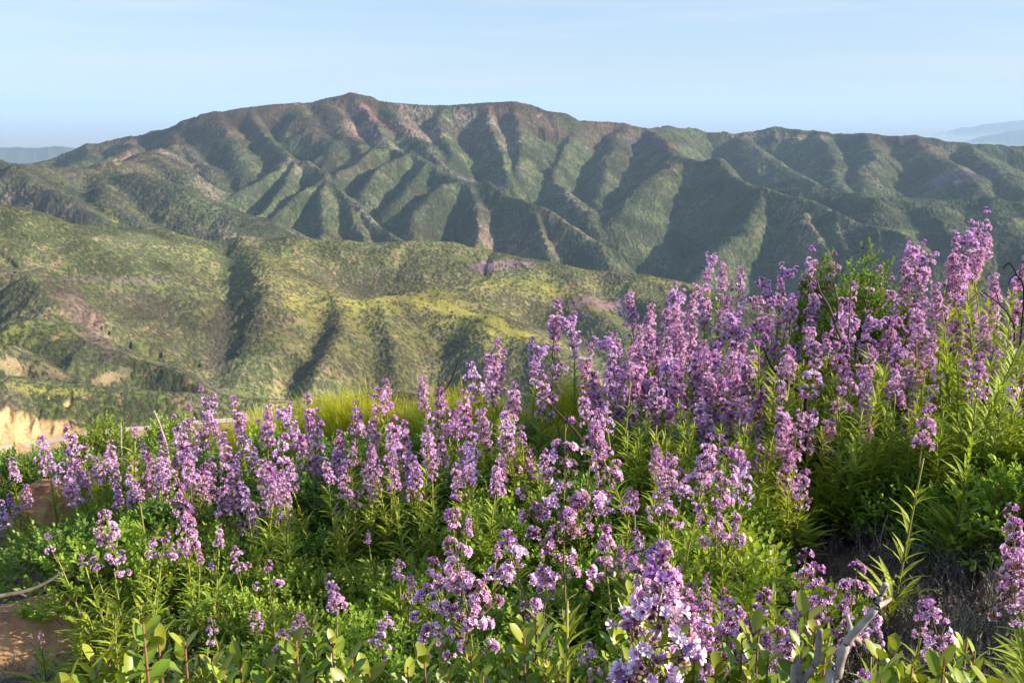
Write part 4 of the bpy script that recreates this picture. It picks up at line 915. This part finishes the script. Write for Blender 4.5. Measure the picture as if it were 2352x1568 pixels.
def bare_shrub(px, py, h, seed, col, spread=.9, lab=None, n=9):
    r = np.random.RandomState(seed); g = G()
    def grow(p, d, L, rad, lev):
        pts = [p]; k = 5
        for i_ in range(k):
            d = d+r.randn(3)*.28; d[2] += .06; d /= np.linalg.norm(d); pts.append(pts[-1]+d*L/k)
        tube(g, pts, np.linspace(rad, rad*.55, len(pts)), np.array(col)*(.8+.4*r.rand()), 5 if lev < 1 else 4)
        if lev < 3:
            for q in range(r.randint(2, 5)):
                j = r.randint(2, k+1); d2 = d+r.randn(3)*.65; d2[2] = abs(d2[2])*.8+.1; d2 /= np.linalg.norm(d2)
                grow(pts[j], d2, L*(.5+.3*r.rand()), rad*.55, lev+1)
    for q in range(n):
        a = r.rand()*6.28; grow(np.array([0, 0, -.02]), np.array([math.cos(a)*spread, math.sin(a)*spread, .9]), h*.55, .0042, 0)
    x, y, z, d = solve_tip(px, py, h); o = link("bare_shrub", g.mesh("bare_shrub", M_bark), None, (x, y, ng(x, y)))
    THINGS.append((o, "bare", px, py, d, dict(lab=lab)))
bare_shrub(1265, 970, .42, 1, (.5, .44, .38), 1.0, "tangled silver-grey leafless bush at the centre behind the tallest pink flower stalk", 8)
bare_shrub(1400, 1010, .36, 2, (.34, .27, .22), 1.1, "brownish leafless bush right of the silver tangle, in front of yellow-green rods", 7)
bare_shrub(55, 1150, .24, 3, (.5, .45, .4), 1.2, "pale leafless twigs at the left edge in front of the far orange boulder", 7)
bare_shrub(150, 1175, .2, 4, (.42, .37, .32), 1.3, "grey leafless twigs just right of and below the far orange boulder", 5)
bare_shrub(20, 1290, .2, 5, (.3, .26, .23), 1.2, "dark grey bare twigs at the left edge above the near boulder", 4)
bare_shrub(1225, 1040, .3, 6, (.48, .43, .38), 1.0, "slender pale bare twigs left of the tallest central flower stalk", 4)
bare_shrub(2230, 1050, .25, 7, (.30, .20, .14), .7, "small brown dry twiggy bush beneath the bright green shoots at the right", 4)
bare_shrub(1600, 1190, .2, 8, (.30, .20, .14), .8, "brown dry twigs on dark soil between the flowers right of centre", 4)
bare_shrub(2035, 1215, .18, 9, (.36, .29, .24), .8, "thin greyish dry twigs beyond the forked branch on dark soil", 4)
# ------------------------------------------------------------------ boulders
m_rock, t, b = nt("orange_sandstone")
tc = N(t, "ShaderNodeTexCoord"); nz = N(t, "ShaderNodeTexNoise"); nz.inputs["Scale"].default_value = 6; nz.inputs["Detail"].default_value = 8; nz.inputs["Roughness"].default_value = .65
t.links.new(tc.outputs["Object"], nz.inputs["Vector"]); cr = N(t, "ShaderNodeValToRGB"); e = cr.color_ramp.elements
e[0].position = .28; e[0].color = (.16, .07, .04, 1); e[1].position = .62; e[1].color = (.60, .33, .15, 1); x_ = e.new(.45); x_.color = (.46, .22, .10, 1)
t.links.new(nz.outputs[0], cr.inputs[0]); t.links.new(cr.outputs[0], b.inputs["Base Color"]); b.inputs["Roughness"].default_value = .9
n2 = N(t, "ShaderNodeTexNoise"); n2.inputs["Scale"].default_value = 45; n2.inputs["Detail"].default_value = 6; t.links.new(tc.outputs["Object"], n2.inputs["Vector"])
bp = N(t, "ShaderNodeBump"); bp.inputs["Strength"].default_value = .5; bp.inputs["Distance"].default_value = .012; t.links.new(n2.outputs[0], bp.inputs["Height"]); t.links.new(bp.outputs[0], b.inputs["Normal"])
m_rock2 = m_rock.copy(); m_rock2.name = "dark_red_stone"
for e_, c_ in zip(m_rock2.node_tree.nodes["Color Ramp"].color_ramp.elements, [(.05, .025, .025, 1), (.12, .06, .055, 1), (.2, .11, .09, 1)]): e_.color = c_
import bmesh
def boulder(px, py, h, sx, sy, sz, seed, mat, lab):
    bm = bmesh.new(); bmesh.ops.create_icosphere(bm, subdivisions=5, radius=1)
    co = np.array([v.co[:] for v in bm.verts]); r = np.random.RandomState(seed); o_ = r.rand()*50
    for k in range(7):                       # worn flat faces
        nrm = r.randn(3); nrm[2] = abs(nrm[2])*.8; nrm /= np.linalg.norm(nrm); dd = co@nrm; lim = .68+.2*r.rand()
        co -= np.maximum(0, dd-lim)[:, None]*nrm*.85
    rad = 1+.16*(fbm(co[:, 0]*1.5+o_, co[:, 1]*1.5+co[:, 2], 4, seed)-.5)+.10*(fbm(co[:, 0]*5+o_, co[:, 2]*5+co[:, 1]*3, 4, seed+5)-.5)
    co *= rad[:, None]*np.array([sx, sy, sz])
    for v, c in zip(bm.verts, co): v.co = c
    me = bpy.data.meshes.new("boulder"); bm.to_mesh(me); bm.free(); me.materials.append(mat); me.polygons.foreach_set("use_smooth", [True]*len(me.polygons))
    x, y, z, d = solve_tip(px, py, h); ob = link("boulder", me, None, (x, y, ng(x, y)+h-sz*.86)); THINGS.append((ob, "rock", px, py, d, dict(lab=lab)))
boulder(30, 1385, .20, .40, .34, .26, 3, m_rock, "large orange sandstone boulder at the lower left, streaked with leaf shadows")
boulder(105, 1118, .34, .24, .2, .24, 8, m_rock, "smaller orange boulder at the left behind pale bare twigs")
boulder(2300, 1330, .11, .12, .12, .12, 5, m_rock2, "dark reddish stone at the right edge among dry grey weeds")
boulder(1590, 1185, .06, .12, .08, .08, 6, m_rock2, "flat dark reddish stone between flower stalks right of centre")
# ------------------------------------------------------------------ dry weeds, nobody could count them
g = G(); r = np.random.RandomState(8)
def sow(x0, x1, y0, y1, n, s, col):
    for k in range(n):
        x, y, z, d = ghit(r.uniform(x0, x1), r.uniform(y0, y1)); dry_weed(g, x, y, s*(.6+.8*r.rand()), r, np.array(col)*(.7+.6*r.rand()))
sow(1780, 2400, 1170, 1700, 260, .11, (.13, .10, .09)); sow(2000, 2400, 1280, 1750, 150, .15, (.16, .155, .115)); sow(1750, 2100, 1100, 1300, 100, .10, (.12, .09, .085))
sow(230, 430, 1320, 1600, 60, .12, (.19, .17, .13)); sow(-50, 400, 1480, 1700, 60, .12, (.22, .2, .15)); sow(400, 1800, 1200, 1700, 200, .12, (.19, .18, .13)); sow(850, 1000, 1230, 1320, 40, .12, (.2, .19, .15))
tag(link("dry_weeds", g.mesh("dry_weeds", M_stem)), "dry grey weeds scattered over the dark soil", None, None, "stuff")
# ------------------------------------------------------------------ road
m_rd, t, b = nt("asphalt"); nz = N(t, "ShaderNodeTexNoise"); nz.inputs["Scale"].default_value = 1.2; cr = N(t, "ShaderNodeValToRGB"); cr.color_ramp.elements[0].color = (.56, .48, .38, 1); cr.color_ramp.elements[1].color = (.68, .59, .47, 1)
tc = N(t, "ShaderNodeTexCoord"); t.links.new(tc.outputs["Object"], nz.inputs["Vector"]); t.links.new(nz.outputs[0], cr.inputs[0]); t.links.new(cr.outputs[0], b.inputs["Base Color"]); b.inputs["Roughness"].default_value = .9
pts = np.array(smooth(RP, 12)); tn = np.gradient(pts, axis=0); nm = np.stack([-tn[:, 1], tn[:, 0], 0*tn[:, 0]], -1); nm /= np.linalg.norm(nm, axis=1, keepdims=True)
def strip(name, o0, o1, lift, mat):
    a = pts+nm*o0+np.array([0, 0, lift]); c = pts+nm*o1+np.array([0, 0, lift]); k = np.arange(len(pts)-1)
    return link(name, fast_mesh(name, np.concatenate([a, c]), np.stack([k, k+1, k+1+len(pts), k+len(pts)], -1)[:, ::-1], [mat]))
tag(strip("road", -3.3, 3.3, .25, m_rd), kind="structure")
m_yl, t, b = nt("road_line"); b.inputs["Base Color"].default_value = (.55, .42, .1, 1)
tag(strip("road_marking", -.12, .12, .262, m_yl), kind="structure")
# ------------------------------------------------------------------ fire lookout on the summit
m_w, t, b = nt("lookout_wall"); b.inputs["Base Color"].default_value = (.55, .52, .5, 1); m_r, t, b = nt("lookout_roof"); b.inputs["Base Color"].default_value = (.12, .12, .13, 1)
x0, y0, z0 = hit(819, 219); z0 = hit(819, 217)[2]; lk = empty("lookout_tower", (x0, y0, z0))
def boxm(name, c, s, mat, parent):
    bm = bmesh.new(); bmesh.ops.create_cube(bm, size=1)
    for v in bm.verts: v.co = (v.co.x*s[0]+c[0], v.co.y*s[1]+c[1], v.co.z*s[2]+c[2])
    bmesh.ops.bevel(bm, geom=bm.edges[:], offset=min(s)*.06, segments=1, affect='EDGES')
    me = bpy.data.meshes.new(name); bm.to_mesh(me); bm.free(); me.materials.append(mat); return link(name, me, parent)
for sx in (-1.7, 1.7):
    for sy in (-1.7, 1.7): boxm("leg", (sx, sy, 1.5), (.35, .35, 5), m_w, lk)
boxm("deck", (0, 0, 4.1), (5.6, 5.6, .25), m_r, lk); cb = boxm("cabin", (0, 0, 5.2), (4, 4, 2), m_w, lk); boxm("window", (0, -2.02, 5.4), (3.4, .05, .9), m_r, cb); boxm("roof", (0, 0, 6.4), (5, 5, .4), m_r, lk)
tag(lk, "tiny fire lookout cabin on legs at the highest summit", "lookout tower")
# ------------------------------------------------------------------ birds
m_b, t, b = nt("bird_feathers"); b.inputs["Base Color"].default_value = (.03, .028, .03, 1)
def bird(px, py, dist, s, yaw, lab):
    x, y, z = P(px, py, dist)
    root = empty("bird", (x, y, z), yaw, s); g = G(); tt = np.linspace(0, 1, 9)
    tube(g, np.stack([0*tt, (tt-.5)*.75, .02*np.sin(tt*3)], -1), .085*np.sin(tt*math.pi*.92+.12)**.8+.004, (.03, .028, .03), 8)
    g.add(np.array([(0, -.3, 0), (-.09, -.52, 0), (.09, -.52, .01), (0, -.3, .02)]), np.array([(0, 1, 2), (3, 2, 1)]), (.03, .028, .03))
    link("body", g.mesh("body", m_b), root)
    for sd_ in (-1, 1):
        g = G(); v = [(0, .12, .02), (.35*sd_, .18, .14), (.78*sd_, .02, .10), (.5*sd_, -.06, .10), (.25*sd_, -.12, .08), (0, -.12, .02)]
        v2 = [(a, b_, c-.012) for a, b_, c in v]; f = [(0, 1, 5), (1, 4, 5), (1, 3, 4), (1, 2, 3)]; f2 = [(a+6, c+6, b_+6) for a, b_, c in f]
        ed = [(k, (k+1) % 6) for k in range(6)]; f3 = [(a, b_, b_+6) for a, b_ in ed]+[(a, b_+6, a+6) for a, b_ in ed]
        g.add(np.array(v+v2, float), np.array(f+f2+f3), (.03, .028, .03)); link("wing", g.mesh("wing", m_b, False), root)
    tag(root, lab, "bird")
bird(2008, 273, 450, .75, 1.2, "small dark bird gliding just above the right-hand ridge")
bird(2290, 36, 300, .5, .6, "tiny dark bird high in the sky near the upper right corner")
# ------------------------------------------------------------------ labels: each plant is told apart by where it stands
ZONES = [((50,1040),"above the far orange boulder"),((240,1050),"just below the road bend"),((420,1000),"behind the charred sapling's fork"),((600,980),"below the shadowed ravine"),((830,930),"on the crest below the dark gully"),
 ((110,1190),"around the far orange boulder"),((170,1330),"above the near orange boulder"),((430,1180),"beside the charred sapling"),((620,1120),"left of the short black arched twig"),((520,1360),"right of the charred sapling's foot"),((300,1480),"right of the near orange boulder"),
 ((800,1120),"left of the dark forked twig"),((720,1280),"around the small pale fallen twig"),((760,1450),"at the bottom, left of centre"),((1000,930),"around the thin black curved twig"),((1140,880),"between curved twig and silver leafless bush"),((1030,1090),"behind the dark forked twig"),((1060,1280),"below the dark forked twig"),((1020,1460),"at the bottom, just left of centre"),
 ((1300,740),"below the yellow meadow's right end"),((1330,880),"above the silver leafless bush"),((1290,1060),"below the silver leafless bush"),((1330,1240),"right of the tallest central stalk"),((1260,1450),"at the bottom, just right of centre"),
 ((1440,740),"at the left shoulder of the tall stand"),((1460,900),"right of the brown leafless bush"),((1560,690),"at the dark canyon's mouth"),((1660,620),"before the dark canyon wall"),((1570,850),"low in the tall stand's left half"),((1680,740),"in the heart of the tall stand"),((1690,880),"above the charred low branch"),((1760,660),"left of the crooked dark branch"),((1850,600),"above the crooked dark branch"),((1830,840),"over the charred low branch"),((1930,720),"right of the crooked dark branch"),
 ((1520,1080),"among stalks above the flat reddish stone"),((1680,1080),"left of the dark soil gap"),((1560,1300),"left of the pale near blossoms"),((1520,1470),"at the bottom beneath the pale blossoms"),((1780,1360),"between pale blossoms and forked branch"),((1760,1500),"at the foot of the grey stick"),((1900,1480),"beside the forked silver branch"),
 ((2030,680),"left of the tallest right-hand spires"),((2130,560),"next left of the highest spire"),((2250,520),"at the highest spire"),((2200,680),"below the highest spire"),((2330,600),"by the black twig tangle"),((2040,820),"in the right slope's middle, upper left"),((2160,830),"in the right slope's middle"),((2310,780),"by the dark bent branches at the edge"),
 ((1960,1000),"above the dark soil gap"),((2120,1010),"upper right, above the bare soil"),((2290,1000),"at the right edge, above the reddish stone"),((2150,1160),"right of the dark soil gap"),((2300,1230),"near the dark reddish stone"),((2060,1440),"right of the forked silver branch"),((2220,1500),"in the bottom right corner"),((2650,700),"on the slope beyond the right edge"),((2700,1000),"lower down beyond the right edge"),((-300,1120),"beyond the left edge")]
ORD = [str(i)+"th" for i in range(60)]; ORD[:15] = "first second third fourth fifth sixth seventh eighth ninth tenth eleventh twelfth thirteenth fourteenth fifteenth".split()
KINDS = {"bush": ("flowering bush", "purple flowering bushes on the hilltop", lambda d: ("tall" if d["h"] > .85 else "low" if d["h"] < .55 else "mid-height")+" "+("lilac" if d["dense"] else "loose-clustered")+" flowering bush"),
 "mound": ("shrub", "low oval-leaved shrubs on the hilltop", lambda d: ["bright", "bright", "yellowish", "deep", "deep", "greyish", "upright"][d["v"]]+" green oval-leaved shrub"),
 "broom": ("shrub", "yellow-green rod shrubs on the crest", lambda d: "wispy yellow-green rod shrub"), "shoots": ("shrub", "narrow-leaved shoots without flowers", lambda d: "flowerless narrow-leaved clump"),
 "front": ("shrub", "thick-leaved shrubs nearest the viewer", lambda d: "thick-leaved red-stemmed shrub"), "pale": ("flowering bush", "purple flowering bushes on the hilltop", None),
 "limb": ("dead branch", "dead branches among the plants", None), "bare": ("bare shrub", "leafless twiggy bushes", None), "rock": ("boulder", "stones on the hilltop", None)}
cells = {}
for t_ in THINGS:
    o, kind, px, py = t_[:4]; info = t_[5]; cat, grp, f = KINDS[kind]
    if kind == "pale": tag(o, "tall stalk with large whitish-lilac blossoms nearest the viewer, right of centre", cat, grp)
    elif f is None: tag(o, info["lab"], cat, grp)
    else:
        z = min(ZONES, key=lambda q: (q[0][0]-px)**2+((q[0][1]-py)*1.2)**2)[1]
        cells.setdefault((f(info), z), []).append((px, py, o, cat, grp))
for (desc, z), L_ in cells.items():
    L_.sort(key=lambda q: (q[0], q[1]))
    for k, (px, py, o, cat, grp) in enumerate(L_):
        if len(L_) == 1: s_ = desc+" "+z
        else: s_ = ("leftmost" if k == 0 else "rightmost" if k == len(L_)-1 else ORD[k]+" from left")+" "+desc+" "+z
        tag(o, s_, cat, grp)
print("things", len(THINGS), "cells", len(cells), _t.time()-t_0)
